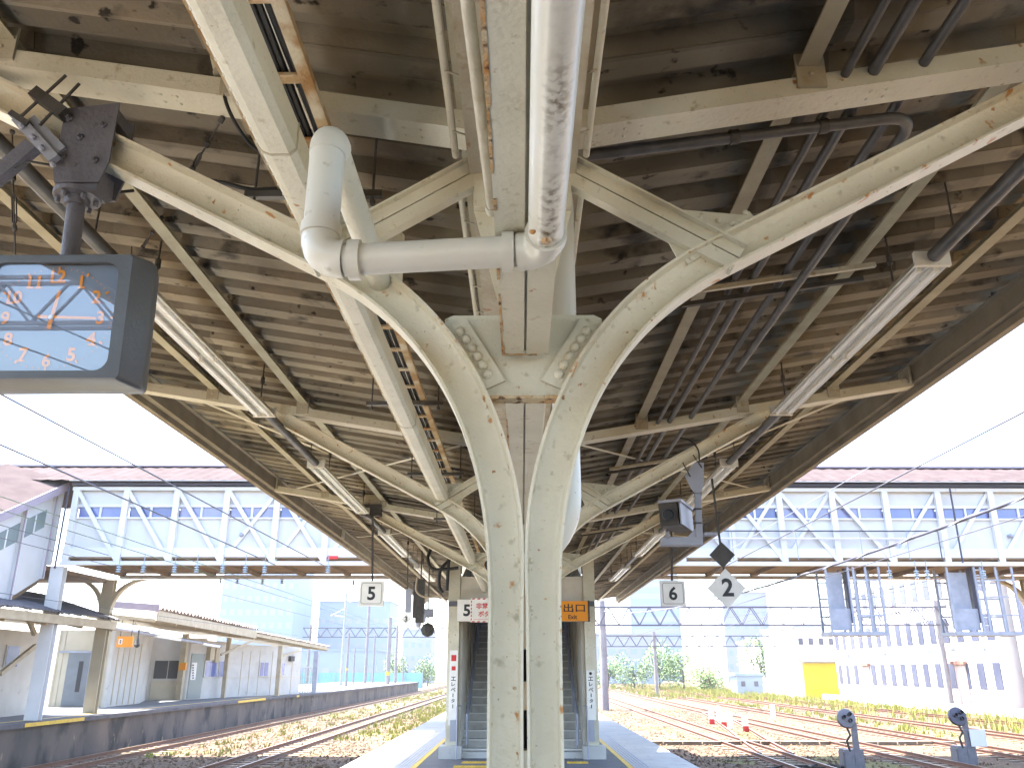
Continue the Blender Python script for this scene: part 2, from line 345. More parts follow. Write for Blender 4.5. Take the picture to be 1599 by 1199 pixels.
def make_frame(y0):
    t = thing('canopy_frame', (XC, y0, 0), LABELS_FRAME[y0], 'canopy frame', 'steel Y-frames carrying the platform canopy')
    def mv(mb):
        for p in mb.v: p.x += XC; p.y += y0
        return mb
    for sd in (-1, 1):
        a = MB().sweep(AP, AN, IPROF, sd)
        for k in range(7):       # small rivets through the inner flange
            p, tg = arm_at(13 + k * 1.6, .108); a.rivet((sd * p.x, -.006, p.z), (0, -1, 0), .009)
        for k in range(12): a.rivet((sd * .022, -.016, .25 + k * .16), (0, -1, 0), .010)
        arm = mv(a).build('arm', 'cream_arm', t, True)
        # riveted angle strip between gusset and arm, with large domed heads
        st = MB(); i0, i1 = GI + .4, 18.6; L = []; U = []
        for k in range(12):
            p, _ = arm_at(i0 + (i1 - i0) * k / 11, .139); q, _ = arm_at(i0 + (i1 - i0) * k / 11, .222)
            L.append((sd * p.x, p.z)); U.append((sd * q.x, q.z))
        # straight upper edge
        U = [(U[0][0] + (U[-1][0] - U[0][0]) * k / 11, U[0][1] + (U[-1][1] - U[0][1]) * k / 11) for k in range(12)]
        st.prism(L + U[::-1], 'y', -.022, -.006); 
        for k in range(6):
            i = i0 + .7 + k * (i1 - i0 - 1.2) / 5; p, _ = arm_at(i, .172); st.rivet((sd * p.x, -.022, p.z), (0, -1, 0), .020)
        mv(st).build('angle_strip', 'cream', t, True)
        # rafter: a channel seen from below
        rf = MB(); prof = [(-.076, 0), (.074, 0), (.074, .010), (-.066, .010), (-.066, .078), (.05, .078), (.05, .088), (-.076, .088)]; n = len(prof)
        rf.mesh([(sd * x, y, 3.70 + SLOPE * x + z) for x in (.17, 3.97) for y, z in prof], [(i, (i + 1) % n, n + (i + 1) % n, n + i) for i in range(n)] + [tuple(range(n)), tuple(range(n, 2 * n))])
        for x in (.46, 1.5):
            for dx in (-.035, .035):
                for y in (-.025, .025): rf.rivet((sd * (x + dx), y, 3.70 + SLOPE * (x + dx)), (0, 0, -1), .008)
        mv(rf).build('rafter', 'cream', t)
        for x in (1.2, 2.22, 3.15):       # purlin cleats
            c = MB(); z = 3.815 + SLOPE * x
            c.box(sd * x - .06, sd * x + .06, -.090, -.077, z - .095, z + .07); c.box(sd * x - .045, sd * x + .045, -.062, .05, z + .012, z + .02)
            c.rivet((sd * x, -.091, z - .03), (0, -1, 0), .012)
            mv(c).build('purlin_cleat', 'cream_old', t)
        # knee brace: two angles with a slit, plate on the arm
        kb = MB(); A = Vector((sd * .14, -.012, 3.60)); B = Vector((sd * .84, -.012, 3.165)); up = Vector((-sd * (B.z - A.z), 0, abs(B.x - A.x))).normalized()
        if up.z < 0: up = -up
        for o, h in ((.031, .056), (-.031, .056)): kb.bar(A + up * o, B + up * o, .05, h, up)
        kb.bar(A + up * .052 + Vector((0, -.03, 0)), B + up * .052 + Vector((0, -.03, 0)), .05, .008, up)
        k_ = mv(kb).build('knee_brace', 'cream', t)
        pl = MB(); p0, _ = arm_at(25.6, .10); p1, _ = arm_at(28.45, .136)
        pl.prism([(sd * (.56), 3.30), (sd * (.60), 3.405), (sd * (.98), 3.365), (sd * p1.x, p1.z), (sd * p0.x, p0.z)], 'y', -.003, .008)
        pl.bar((sd * p0.x, -.014, p0.z + .03), (sd * p1.x, -.014, p1.z + .02), .02, .05, (0, 0, 1))
        for k in range(5):
            f = k / 4; pl.rivet((sd * (p0.x + .03 + (p1.x - p0.x - .06) * f), -.024, p0.z + .035 + (p1.z - p0.z) * f), (0, -1, 0), .012)
        for x, z in ((.64, 3.37), (.71, 3.36), (.78, 3.35)): pl.rivet((sd * x, -.003, z), (0, -1, 0), .012)
        mv(pl).build('knee_plate', 'cream', t)
    g = MB(); e0, _ = arm_at(GI, .132); e1, _ = arm_at((GI + 18.9) / 2, .132); e2, _ = arm_at(18.9, .132)
    poly = [(-e0.x, e0.z), (e0.x, e0.z), (e1.x, e1.z), (e2.x, e2.z), (.30, 2.925), (.27, 2.94), (-.27, 2.94), (-.30, 2.925), (-e2.x, e2.z), (-e1.x, e1.z)]
    g.prism(poly, 'y', -.005, .005); mv(g).build('gusset_plate', 'cream', t)
    lg = MB(); lg.box(-e0.x - .015, e0.x + .015, -.036, .03, e0.z - .012, e0.z - .001); mv(lg).build('gusset_ledge', 'rust', t)
    hp = MB(); hp.prism([(-.10, 3.005), (.10, 3.005), (.2, 3.42), (.215, 3.80), (-.215, 3.80), (-.2, 3.42)], 'y', .0, .009)
    hp.bar((-.17, -.02, 3.40), (-.17, -.02, 3.79), .04, .05, (1, 0, 0)); hp.bar((.17, -.02, 3.40), (.17, -.02, 3.79), .04, .05, (1, 0, 0))
    mv(hp).build('hanger_plate', 'cream', t)
    bp_ = MB()
    for z0, z1 in ((1.411, 1.529), (1.616, 1.719)): bp_.box(-.0065, .0065, .018, .030, z0, z1)
    mv(bp_).build('slot_shade_strip', 'dark', t)  # dark strips added behind the column slots, standing in for the shade inside
    # packing pieces and rivet pairs between the two halves of the column
    pk = MB()
    for z0, z1 in ((.0, 1.41), (1.53, 1.615), (1.72, 2.13)): pk.box(-.0065, .0065, -.049, .030, z0, z1)
    mv(pk).build('packing_strip', 'rust_cream2', t)
    return t
fr = make_frame(2.92)
for y0 in (8.03, 13.1, -2.2):
    dup(fr, (XC, y0, 0), LABELS_FRAME[y0])

# ------------------------------------------------------------------ canopy: roof with purlins, valley beam, eaves
ROOF_Y0, ROOF_Y1 = -6.0, 36.0
cr = thing('canopy_roof', (XC, 11, 3.7), 'butterfly platform canopy of weathered brown corrugated sheets on cream purlins', 'canopy')
for sd in (-1, 1):
    rows = [(.19, 1.225, .0), (1.175, 2.245, .008), (2.195, 3.175, .016), (3.125, 4.02, .024)]
    pitch = .30; prof = [(0, .0), (.125, .0), (.150, .08), (.275, .08)]
    mb = MB()
    for x0, x1, dz in rows:
        ys = []; k = 0; y = ROOF_Y0
        while y < ROOF_Y1:
            for a, z in prof:
                # every sheet laps the next: the last rib drops a little
                lap = -.010 if (int((y - ROOF_Y0) / pitch) % 3 == 2 and a > .1) else 0
                ys.append((y + a, z + lap))
            y += pitch
        for i in range(len(ys) - 1):
            (ya, za), (yb, zb) = ys[i], ys[i + 1]
            for xa, xb in ((x0, x1),):
                if sd > -2 and ya > 20.6 and xa < 1.0: xa = 1.75 if xb > 1.75 else None
                if xa is None: continue
                f = lambda x, z: 3.905 + SLOPE * x + z + dz
                if ya > 20.6 and x0 < 1.75: 
                    xa = max(xa, 1.75)
                    if xa >= xb: continue
                mb.mesh([(XC + sd * xa, ya, f(xa, za)), (XC + sd * xb, ya, f(xb, za)), (XC + sd * xb, yb, f(xb, zb)), (XC + sd * xa, yb, f(xa, zb))], [(0, 1, 2, 3)])
    o = mb.build('roof_sheet', 'roof', cr)
    md = o.modifiers.new('thickness', 'SOLIDIFY'); md.thickness = .007; md.offset = 1
    for x in (1.2, 2.22, 3.15):
        p = MB(); z = 3.823 + SLOPE * x; xx = XC + sd * x
        p.box(xx - .004, xx + .004, ROOF_Y0, ROOF_Y1, z + .01, z + .075)
        p.box(xx - .052 if sd > 0 else xx - .03, xx + .03 if sd > 0 else xx + .052, ROOF_Y0, ROOF_Y1, z, z + .010)
        p.box(xx + sd * .025, xx + sd * .031, ROOF_Y0, ROOF_Y1, z + .010, z + .018)
        p.build('purlin', 'cream_purlin', cr)
    p = MB(); xx = XC + sd * .24; p.box(xx - .03, xx + .03, ROOF_Y0, 20.6, 3.83, 3.90); p.build('purlin', 'cream_purlin', cr)
    e = MB(); q = sd * 1.0
    def bx(x0, x1, z0, z1): e.box(min(XC + q * x0, XC + q * x1), max(XC + q * x0, XC + q * x1), ROOF_Y0, ROOF_Y1, z0, z1)
    bx(3.955, 3.965, 4.40, 4.585); bx(3.965, 4.03, 4.40, 4.41); bx(4.032, 4.042, 4.335, 4.60); bx(4.042, 4.10, 4.335, 4.345); bx(4.10, 4.106, 4.335, 4.37); bx(3.9, 3.955, 4.575, 4.585)
    e.build('eave_beam', 'eave', cr)
    sp = MB()
    for y in FY[1:]: sp.box(XC + sd * 3.93 - .012, XC + sd * 3.93 + .012, y - .12, y + .12, 4.40, 4.57)
    sp.build('eave_splice_plate', 'cream_old', cr)
    # wind bracing under the purlins
    for y0, y1 in ((8.1, 13.0), (13.2, 18.1)):
        for xa, xb in ((.4, 3.6), (3.6, .4)):
            p = MB(); f = lambda x: 3.79 + SLOPE * x
            p.bar((XC + sd * xa, y0, f(xa)), (XC + sd * xb, y1, f(xb) - (.012 if xa > 1 else 0)), .045, .006)
            p.build('wind_brace', 'cream', cr)
g = MB(); g.box(XC - .21, XC + .21, ROOF_Y0, 20.6, 3.55, 3.556); g.box(XC - .216, XC - .21, ROOF_Y0, 20.6, 3.55, 3.83); g.box(XC + .21, XC + .216, ROOF_Y0, 20.6, 3.55, 3.83)
g.build('valley_gutter', 'cream_old', cr)
for i, (ya, yb) in enumerate(((-5.5, -2.24), (-2.16, 2.882), (2.956, 7.99), (8.07, 13.06), (13.14, 17.85))):
    v = MB()
    for x0, x1 in ((-.068, .012), (.021, .103)):
        v.box(x0, x1, ya, yb, 2.765, 2.773); ins = x0 + .002
        v.box(x0, x0 + .006, ya, yb, 2.773, 2.93); v.box(x0 + .006, x1, ya, yb, 2.922, 2.93)
    v.box(.008, .024, ya, yb, 2.782, 2.79)
    vb = v.build('valley_beam', 'cream', cr)
    if i in (1, 2):
        ru = MB(); y = ya
        while y < yb:
            L = random.uniform(.04, .22); L = min(L, yb - y)
            if random.random() < .62 or y < ya + .3 or y > yb - .5: ru.box(-.0705, -.0605 + random.uniform(-.004, .006), y, y + L, 2.7625, 2.7648)
            y += L
        if i == 1: ru.box(-.068, .06, yb - .012, yb + .002, 2.7620, 2.7647)
        ru.build('rust_scale', 'rust', vb)

# ------------------------------------------------------------------ pipes and cables under the canopy
PR = .046
def bend(a, b, c, r, n=6):
    """points of a rounded corner a-b-c"""
    a, b, c = Vector(a), Vector(b), Vector(c); p = b + (a - b).normalized() * r; q = b + (c - b).normalized() * r
    return [p * (1 - t)**2 + b * 2 * t * (1 - t) + q * t * t for t in [i / n for i in range(n + 1)]]
P0, P1, P2, P3, P4 = Vector((.066, -5.5, 2.74)), Vector((.066, 1.99, 2.72)), Vector((-.545, 1.99, 2.695)), Vector((-.545, 1.99, 3.09)), Vector((-.55, 3.12, 3.09))
dp = thing('drain_pipe', (0, 1.99, 2.7), 'thick glossy white drain pipe cranked under the canopy centre beam, with three elbows', 'pipe')
MB().tube([P0, P1 - Vector((0, .07, 0))], PR, 20).build('pipe_run', 'pipe_grime', dp, True)
MB().tube([P1 - Vector((.07, 0, 0)), P2 + Vector((.07, 0, 0))], PR * .93, 20).build('pipe_run', 'pipe_white', dp, True)
MB().tube([P2 + Vector((0, 0, .07)), P3 - Vector((0, 0, .06))], PR * 1.06, 20).build('pipe_run', 'pipe_white', dp, True)
MB().tube([P3 + Vector((0, .06, 0)), P4], PR * .98, 20).build('pipe_run', 'cream', dp, True)
for a, b, c, r in ((P0, P1, P2, .075), (P1, P2, P3, .07), (P2, P3, P4, .065)):
    MB().tube(bend(a, b, c, r), PR * 1.12, 20).build('elbow', 'pipe_white', dp, True)
for p, ax in ((P1 - Vector((0, .085, 0)), (0, 1, 0)), (P1 - Vector((.10, 0, .001)), (1, 0, 0)), (P2 + Vector((.10, 0, 0)), (1, 0, 0)), (P2 + Vector((0, 0, .09)), (0, 0, 1))):
    a = Vector(ax); MB().tube([p - a * .016, p + a * .016], PR * 1.2, 20).build('collar', 'pipe_white', dp, True)
k = MB(); k.rivet((.066, 1.83, 2.664), (0, 0, -1), .014); k.rivet((.03, 1.80, 2.672), (0, 0, -1), .009); k.build('rust_scale', 'rust', dp)
k = MB().tube([P4 - Vector((0, .02, 0)), P4 + Vector((0, .03, .005)), P4 + Vector((0, .06, .05)), P4 + Vector((0, .065, .35))], [PR * 1.15, PR * 1.1, PR, PR], 16); k.build('elbow', 'cream', dp, True)

o = MB().tube([(.175, 3.09, 3.55)] + bend((.175, 3.09, 3.0), (.175, 3.09, 2.15), (.06, 3.09, 2.05), .12) + [(.065, 3.09, 1.95), (.062, 3.09, 0)], .052, 16).build('down_pipe', 'pipe_white', smooth=True)
tag(o, 'white vertical down pipe bulging out behind the right arm of the nearest column', 'pipe')
o = MB().tube([(-.098, .2, 2.80), (-.094, 1.2, 2.80), (-.074, 1.90, 2.80)], .0135, 12); o.lathe((-.074, 1.89, 2.80), (0, 1, 0), [(.017, 0), (.019, .015), (.017, .03)]); o = o.build('conduit', 'cream_old', smooth=True)
tag(o, 'cream conduit along the left of the centre beam, ending in a rusty socket', 'conduit')
for x, z, r, lab in ((-.255, 3.58, .014, 'thin pale conduit along the left edge of the valley gutter'), (.155, 3.42, .021, 'medium pale conduit just right of the thick white drain pipe'), (.262, 3.58, .014, 'thin pale conduit along the right edge of the valley gutter')):
    t = thing('conduit', (x, 1, z), lab, 'conduit')
    MB().tube([(x, -5.5, z), (x, 2.80, z)], r, 10).build('pipe_run', 'cream', t, True)
    MB().tube([(x, 3.02, z), (x, 18, z)], r, 10).build('pipe_run', 'cream', t, True)
    k = MB()
    for i in range(24):
        y = -2 + i * .33; k.bar((x, y, z - r), (x + (.10 if x < 0 else -.09), y + .05, z - .03 + r), .008, .004)
    k.build('pipe_strap', 'cream_old', t)

# box tie beam on the left with its rivet line
tb = thing('tie_beam', (-.76, 6, 3.23), 'cream riveted box beam running lengthwise left of the white drain pipe', 'beam')
v = MB(); v.prism([(-.85, 3.262), (-.825, 3.225), (-.80, 3.213), (-.74, 3.213), (-.72, 3.235), (-.72, 3.33), (-.85, 3.33)], 'y', -5, 18.1); 
for i in range(150): v.rivet((-.837, -1 + i * .062, 3.243), (-.83, 0, -.55), .0065)
v.build('box_section', 'cream', tb)
for y in (2.25, 5.4, 8.4, 11.6): MB().prism([(-.853, 3.26), (-.827, 3.222), (-.80, 3.2105), (-.738, 3.2105), (-.717, 3.233), (-.717, 3.332), (-.853, 3.332)], 'y', y, y + .010).build('splice_band', 'cream_old', tb)

# cable ladder
cl = thing('cable_ladder', (-.9, 6, 3.6), 'rust-streaked cable ladder full of black cables beside the cream box beam', 'cable ladder')
for x, m_ in ((-1.0, 'rust_cream'), (-.735, 'rust_cream')):
    v = MB(); v.box(x - .003, x + .003, -5, 19, 3.575, 3.65); v.box(x - .022, x + .022, -5, 19, 3.568, 3.5745); v.build('side_rail', m_, cl)
i = 0; y = -.6
while y < 18.8:
    MB().box(-.978, -.757, y, y + .045, 3.578, 3.59).build('rung', 'rust_cream', cl); y += .365
for k in range(9):
    x = -.965 + k * .0255; pts = []
    for j in range(60): pts.append((x + random.uniform(-.005, .005), -5 + j * .41, 3.612 + random.uniform(-.004, .006) + (.02 if k % 3 == 1 else 0)))
    MB().tube(pts, random.choice((.012, .016, .018)), 7).build('black_cable', 'cable', cl, True)
k = MB(); k.tube([(-.80, -3, 3.598), (-.79, 3, 3.597), (-.81, 9, 3.598)], .002, 6); k.tube([(-.85, -3, 3.598), (-.84, 3, 3.597), (-.83, 9, 3.598)], .002, 6); k.build('pale_cord', 'white', cl, True)
for y, sw in ((.4, 1), (3.02, 1), (5.9, 1), (8.25, 1), (10.9, 1), (15.6, 1)):
    h = MB(); h.box(-1.16, -.58, y - .014, y + .014, 3.53, 3.56); hg = h.build('hanger_strut', 'conduit', cl)
    for x in (-1.12, -.62):
        h = MB(); h.tube([(x, y, 3.50), (x, y, 3.93 + SLOPE * -x)], .006, 6); h.lathe((x, y, 3.495), (0, 0, 1), [(.014, 0), (.014, .02)], 6)
        h.build('hanger_rod', 'dark', hg)

# grey conduits on the right, with carrier bars
RC = [(1.355, 3.995, .020, 'inner grey conduit of the three lengthwise runs on the right'), (1.475, 4.01, .025, 'middle dark conduit of the three lengthwise runs on the right'), (1.69, 4.05, .023, 'outer dark conduit, farthest right of the three lengthwise runs')]
for x, z, r, lab in RC:
    y0 = -5
    o = MB().tube([(x, -5, z), (x, 4, z), (x + .02, 10, z), (x, 18, z)], r, 10).build('conduit', 'conduit', smooth=True); tag(o, lab, 'conduit', 'grey conduits under the right roof')
t = thing('conduit', (1, 3.1, 3.78), 'grey conduit crossing behind the first right rafter and bending along the roof', 'conduit')
MB().tube([(.30, 3.12, 3.80)] + bend((.3, 3.12, 3.80), (1.78, 3.12, 4.00), (1.78, 5, 3.99), .16, 8) + [(1.78, 6.4, 3.99)], .027, 12).build('pipe_run', 'conduit', t, True)
for p, a in (((.95, 3.12, 3.888), (1, 0, .135)), ((1.35, 3.12, 3.942), (1, 0, .135)), ((1.78, 3.6, 4.0), (0, 1, 0)), ((1.78, 3.9, 4.0), (0, 1, 0))):
    a = Vector(a).normalized(); p = Vector(p); MB().tube([p - a * .02, p + a * .02], .034, 12).build('pipe_clamp', 'dark', t, True)
for y, lab in ((4.75, 'black carrier bar under the grey conduits just beyond the nearest right arm'), (9.6, 'second black carrier bar under the grey conduits, above the security camera'), (14.5, 'third black carrier bar under the grey conduits, near the stairs')):
    t = thing('carrier_bar', (1.5, y, 3.8), lab, 'bracket')
    f = lambda x: 3.93 + (x - 1.2) * SLOPE * .9
    for dy, dz in ((0, 0), (.20, .0)):
        MB().bar((1.05, y + dy, f(1.05) + dz), (2.26, y + dy, f(2.26) + dz), .03, .03).build('angle_bar', 'cream_old' if dy == 0 else 'dark', t)
    for x in (1.355, 1.475, 1.69): k = MB(); k.tube([(x - .03, y, f(x) + .01), (x, y - .015, f(x) + .085), (x + .03, y, f(x) + .01)], .005, 6); k.build('pipe_clip', 'dark', t, True)

# fluorescent light rows with their conduits and hanger rods
def make_light(sd, y, lab):
    x = XC + sd * 2.44; z = 3.93
    t = thing('fluorescent_light', (x, y, z), lab, 'light', 'twin tube lights hung under the canopy')
    v = MB(); L = 1.5
    v.prism([(x - .10, z), (x - .05, z + .075), (x + .05, z + .075), (x + .10, z), (x + .096, z - .004), (x + .036, z + .03), (x, z + .012), (x - .036, z + .03), (x - .096, z - .004)], 'y', y - L, y + L)
    v.build('reflector', 'lamp_white', t)
    for dx in (-.055, .055):
        for a, b in ((-L + .05, -.03), (.03, L - .05)):
            tu = MB().tube([(x + dx, y + a, z - .004), (x + dx, y + b, z - .004)], .016, 12).build('tube', 'tube', t, True)
            for e_ in (a, b): MB().box(x + dx - .012, x + dx + .012, y + e_ - .014, y + e_ + .014, z - .02, z + .03).build('socket', 'lamp_white', tu)
    MB().box(x - .105, x + .105, y - L - .03, y - L - .002, z - .012, z + .08).build('end_cap', 'lamp_white', t); MB().box(x - .105, x + .105, y + L + .002, y + L + .03, z - .012, z + .08).build('end_cap', 'lamp_white', t)
    for dy in (-1.15, 1.15):
        top = 3.90 + SLOPE * 2.44
        h = MB().tube([(x - sd * .07, y + dy, z + .07), (x - sd * .07, y + dy, top)], .007, 6).lathe((x - sd * .07, y + dy, z + .18), (0, 0, 1), [(.006, 0), (.02, .015), (.02, .07), (.006, .085)], 8)
        h.build('hanger_rod', 'dark', t)
    return t
LL = {(-1, 5.95): 'twin tube light under the left roof immediately right of the clock', (1, 5.95): 'twin tube light under the right roof, nearest complete one',
      (-1, 11.05): 'twin tube light on the left whose far end touches the number 5 sign rod', (1, 11.05): 'twin tube light on the right behind the camera bracket',
      (-1, 16.15): 'third twin tube light on the left, beyond the number 5 sign', (1, 16.15): 'third twin tube light on the right, beyond the number 6 sign',
      (-1, 21.25): 'farthest twin tube light on the left beside the stairs', (1, 21.25): 'farthest twin tube light on the right beside the stairs'}
for (sd, y), lab in LL.items(): make_light(sd, y, lab)
for sd, nm in ((-1, 'left'), (1, 'right')):
    x = XC + sd * 2.44; t = thing('lighting_conduit', (x, 8, 3.98), 'dark grey conduit linking the lights under the %s roof' % nm, 'conduit')
    for a, b in ((-5, 4.40), (7.50, 9.50), (12.60, 14.60), (17.70, 19.70)):
        MB().tube([(x, a, 3.97), (x, b, 3.97)], .042, 12).build('pipe_run', 'conduit', t, True)
        for y in ((a + b) / 2, b - .25): MB().tube([(x, y, 4.0), (x, y, 4.31)], .006, 6).build('hanger_rod', 'dark', t)

# ------------------------------------------------------------------ clock with its bracket
ck = thing('station_clock', (-1.715, 2.86, 2.62), 'grey double-faced hanging clock with orange numerals showing a quarter past twelve', 'clock')
cx, cz, yf = -1.725, 2.885, 2.75
def rrect(hw, hh, r, n=5):
    P = []
    for qx, qz, a0 in ((1, 1, 0), (-1, 1, 90), (-1, -1, 180), (1, -1, 270)):
        for i in range(n + 1):
            a = R(a0 + 90 * i / n); P.append((cx + qx * (hw - r) + r * math.cos(a), cz + qz * (hh - r) + r * math.sin(a)))
    return P
def tl(mb):
    # the clock hangs tilted, its top leaning towards the viewer
    a = R(4.6); yc = yf + .115
    for p in mb.v:
        dy, dz = p.y - yc, p.z - cz; p.y = yc + dy * math.cos(a) - dz * math.sin(a); p.z = cz + dz * math.cos(a) + dy * math.sin(a)
    return mb
def loft(mb, rings):
    k = len(rings[0][0]); vs = [(p[0], y, p[1]) for ring, y in rings for p in ring]
    return mb.mesh(vs, [(i * k + j, i * k + (j + 1) % k, (i + 1) * k + (j + 1) % k, (i + 1) * k + j) for i in range(len(rings) - 1) for j in range(k)])
v = MB(); loft(v, [(rrect(.236, .207, .05), yf + .012), (rrect(.238, .209, .05), yf), (rrect(.284, .237, .018), yf), (rrect(.288, .243, .018), yf + .01), (rrect(.318, .253, .02), yf + .10), (rrect(.318, .253, .02), yf + .13), (rrect(.288, .243, .018), yf + .22), (rrect(.284, .237, .018), yf + .23), (rrect(.238, .209, .05), yf + .23), (rrect(.236, .207, .05), yf + .218)])
tl(v).build('case', 'clock', ck, True)
v = MB(); r_ = rrect(.238, .209, .05); v.mesh([(p[0], yf + .03, p[1]) for p in r_], [tuple(range(len(r_)))]); v.mesh([(p[0], yf + .20, p[1]) for p in r_], [tuple(range(len(r_)))]); dial = tl(v).build('dial', 'dial', ck)
v = MB()
for h in range(1, 13):
    a = R(90 - 30 * h); rr = .163; o_ = (cx + rr * 1.08 * math.cos(a), yf + .03, cz + rr * math.sin(a))
    text_mb(v, str(h), .052, o_, (1, 0, 0), (0, 0, 1), bold=.03, ext=.003)
    s_ = str(h)
    wch = .028
    # slab feet under the straight-stemmed figures
    for i, ch in enumerate(s_):
        if ch in '147':
            ox = o_[0] + (i - (len(s_) - 1) / 2) * .034 + (.006 if ch == '4' else .003 if ch == '1' else -.006)
            v.box(ox - .013, ox + .013, yf + .0268, yf + .0272, o_[2] - .0265, o_[2] - .019)
    if h in (2, 5, 7, 10, 11, 1, 4, 8): pass
tl(v).build('numerals', 'amber', dial)
v = MB()
for k in range(60):
    a = R(6 * k); c, s_ = math.cos(a), math.sin(a); big = k % 5 == 0
    p = Vector((cx + .212 * 1.04 * c, yf + .0265, cz + .194 * s_)); d = Vector((c, 0, s_)); L = .007 if big else .004
    v.bar(p - d * L, p + d * L, .0005, .008 if big else .002, (-s_, 0, c))
tl(v).build('minute_marks', 'amber', dial)
def hand(ang, L, back, wd, yy, nm):
    a = R(90 - ang); d = Vector((math.cos(a), 0, math.sin(a))); n_ = Vector((-d.z, 0, d.x)); o_ = Vector((cx, yy, cz))
    pts = [o_ - d * back + n_ * wd * .6, o_ + d * L + n_ * wd * .45, o_ + d * L - n_ * wd * .45, o_ - d * back - n_ * wd * .6]
    tl(MB().mesh(pts + [p + Vector((0, .002, 0)) for p in pts], [(0, 1, 2, 3), (7, 6, 5, 4), (0, 4, 5, 1), (1, 5, 6, 2), (2, 6, 7, 3), (3, 7, 4, 0)])).build(nm, 'amber', ck)
hand(8, .105, .045, .013, yf + .021, 'hour_hand'); hand(92, .168, .05, .010, yf + .016, 'minute_hand')
tl(MB().lathe((cx, yf + .022, cz), (0, -1, 0), [(.010, 0), (.010, .007), (.007, .009)], 12)).build('hand_boss', 'white', ck)
v = MB(); r_ = rrect(.237, .208, .05); v.mesh([(p[0], yf + .011, p[1]) for p in r_], [tuple(range(len(r_)))]); tl(v).build('cover_glass', 'cover', ck)
hx = -1.775
v = MB(); v.tube([(-1.755, 2.865, 3.11), (-1.775, 2.865, 3.42)], .034, 14); v.lathe((-1.755, 2.865, 3.125), (0, 0, 1), [(.06, 0), (.06, .01), (.045, .02)], 14); v.lathe((-1.775, 2.865, 3.40), (0, 0, 1), [(.045, 0), (.05, .03), (.088, .034), (.090, .052), (.060, .056)], 20)
for k in range(6):
    a = k * math.pi / 3 + .3; v.lathe((-1.775 + .07 * math.cos(a), 2.865 + .07 * math.sin(a), 3.42), (0, 0, -1), [(.011, -.01), (.011, .004), (.007, .012)], 6)
v.build('hanger_pole', 'bracket', ck, True)
v = MB(); v.prism([(-1.87, 3.50), (-1.69, 3.50), (-1.665, 3.60), (-1.665, 3.88), (-1.885, 3.855), (-1.885, 3.56)], 'y', 2.845, 2.855)
v.prism([(-1.87, 3.50), (-1.69, 3.50), (-1.665, 3.60), (-1.665, 3.88), (-1.885, 3.855), (-1.885, 3.56)], 'y', 2.985, 2.995)
v.prism([(2.856, 3.458), (2.94, 3.458), (2.984, 3.50), (2.984, 3.58), (2.856, 3.58)], 'x', -1.87, -1.70)
v.box(-1.70, -1.664, 2.8555, 2.9845, 3.79, 3.85)
for x, z in ((-1.86, 3.80), (-1.715, 3.77), (-1.80, 3.71), (-1.855, 3.62), (-1.72, 3.60)):
    v.lathe((x, 2.845, z), (0, -1, 0), [(.016, 0), (.016, .01), (.009, .011), (.008, .026)], 6)
v.build('clamp_plate', 'bracket', ck)

# clamp bracket with long threaded rods left of the clock
cb = thing('clamp_bracket', (-1.95, 2.84, 3.62), 'dark clamp with two long threaded rods fixed on the left arm beside the clock hanger', 'bracket')
def P_(x, y, Y): return at(x, y, Y=Y)
v = MB(); v.tube([P_(33, 182, 2.80), P_(103, 118, 2.80)], .0065, 8); v.tube([P_(62, 196, 2.80), P_(124, 131, 2.80)], .0065, 8); v.build('threaded_rod', 'dark', cb, True)
v = MB(); v.bar(P_(55, 146, 2.815), P_(102, 180, 2.815), .05, .05, (.5, 0, .8)); v.bar(P_(18, 178, 2.81), P_(46, 196, 2.81), .03, .025, (.5, 0, .8)); v.build('clamp_block', 'dark', cb)
v = MB(); v.bar(P_(28, 186, 2.82), P_(86, 250, 2.82), .03, .045, (.7, 0, .5)); v.bar(P_(50, 190, 2.85), P_(98, 240, 2.85), .04, .05, (.7, 0, .5))
for x, y in ((35, 198), (52, 215), (66, 232), (84, 258)): v.lathe(P_(x, y, 2.80), (0, -1, 0), [(.012, 0), (.012, .012), (.006, .02)], 6)
v.build('clamp_jaw', 'steelgrey', cb)
v = MB(); v.bar(P_(-60, 325, 2.83), P_(52, 228, 2.83), .045, .06, (.6, 0, .7)); v.build('cross_arm', 'bracket', cb)
v = MB(); v.tube([P_(22, 262, 2.79), P_(45, 252, 2.79), P_(62, 255, 2.80), P_(80, 258, 2.82)], .005, 6); v.build('cable_tie', 'cable', cb, True)

def chain(nm, pts, lab, loose=False):
    t = thing(nm, pts[0], lab, 'hanger'); v = MB(); v.tube(pts, .004, 6); a, b = Vector(pts[0]), Vector(pts[-1])
    d = (b - a).normalized(); n_ = d.cross(Vector((0, 1, 0))).normalized()
    v.build('wire_rope', 'dark', t, True)
    for f in (.05, .42, .8): MB().lathe(a + (b - a) * f, d, [(.004, -.02), (.013, -.012), (.013, .012), (.004, .02)], 8).build('rope_clip', 'dark', t, True)
    v = MB(); c0 = a + (b - a) * .55; c1 = a + (b - a) * .78
    v.tube([c0, c0 + d * .02 + n_ * .011, c1 - d * .02 + n_ * .011, c1, c1 - d * .02 - n_ * .011, c0 + d * .02 - n_ * .011, c0], .004, 6)
    v.build('turnbuckle', 'dark', t, True)
chain('hanging_chain', [P_(19, 196, 3.7), P_(21, 300, 3.7), P_(24, 398, 3.7)], 'dark chain with turnbuckle hanging at the far left beside the clamp bracket')
chain('stay_chain', [P_(349, 182, 2.99), P_(326, 222, 3.08), P_(288, 284, 3.2)], 'black stay wire slanting down from the first left rafter')
chain('hanger_rod', [P_(209, 308, 4.9), P_(205, 398, 4.95)], 'dark rod with socket dropping behind the top right corner of the clock')
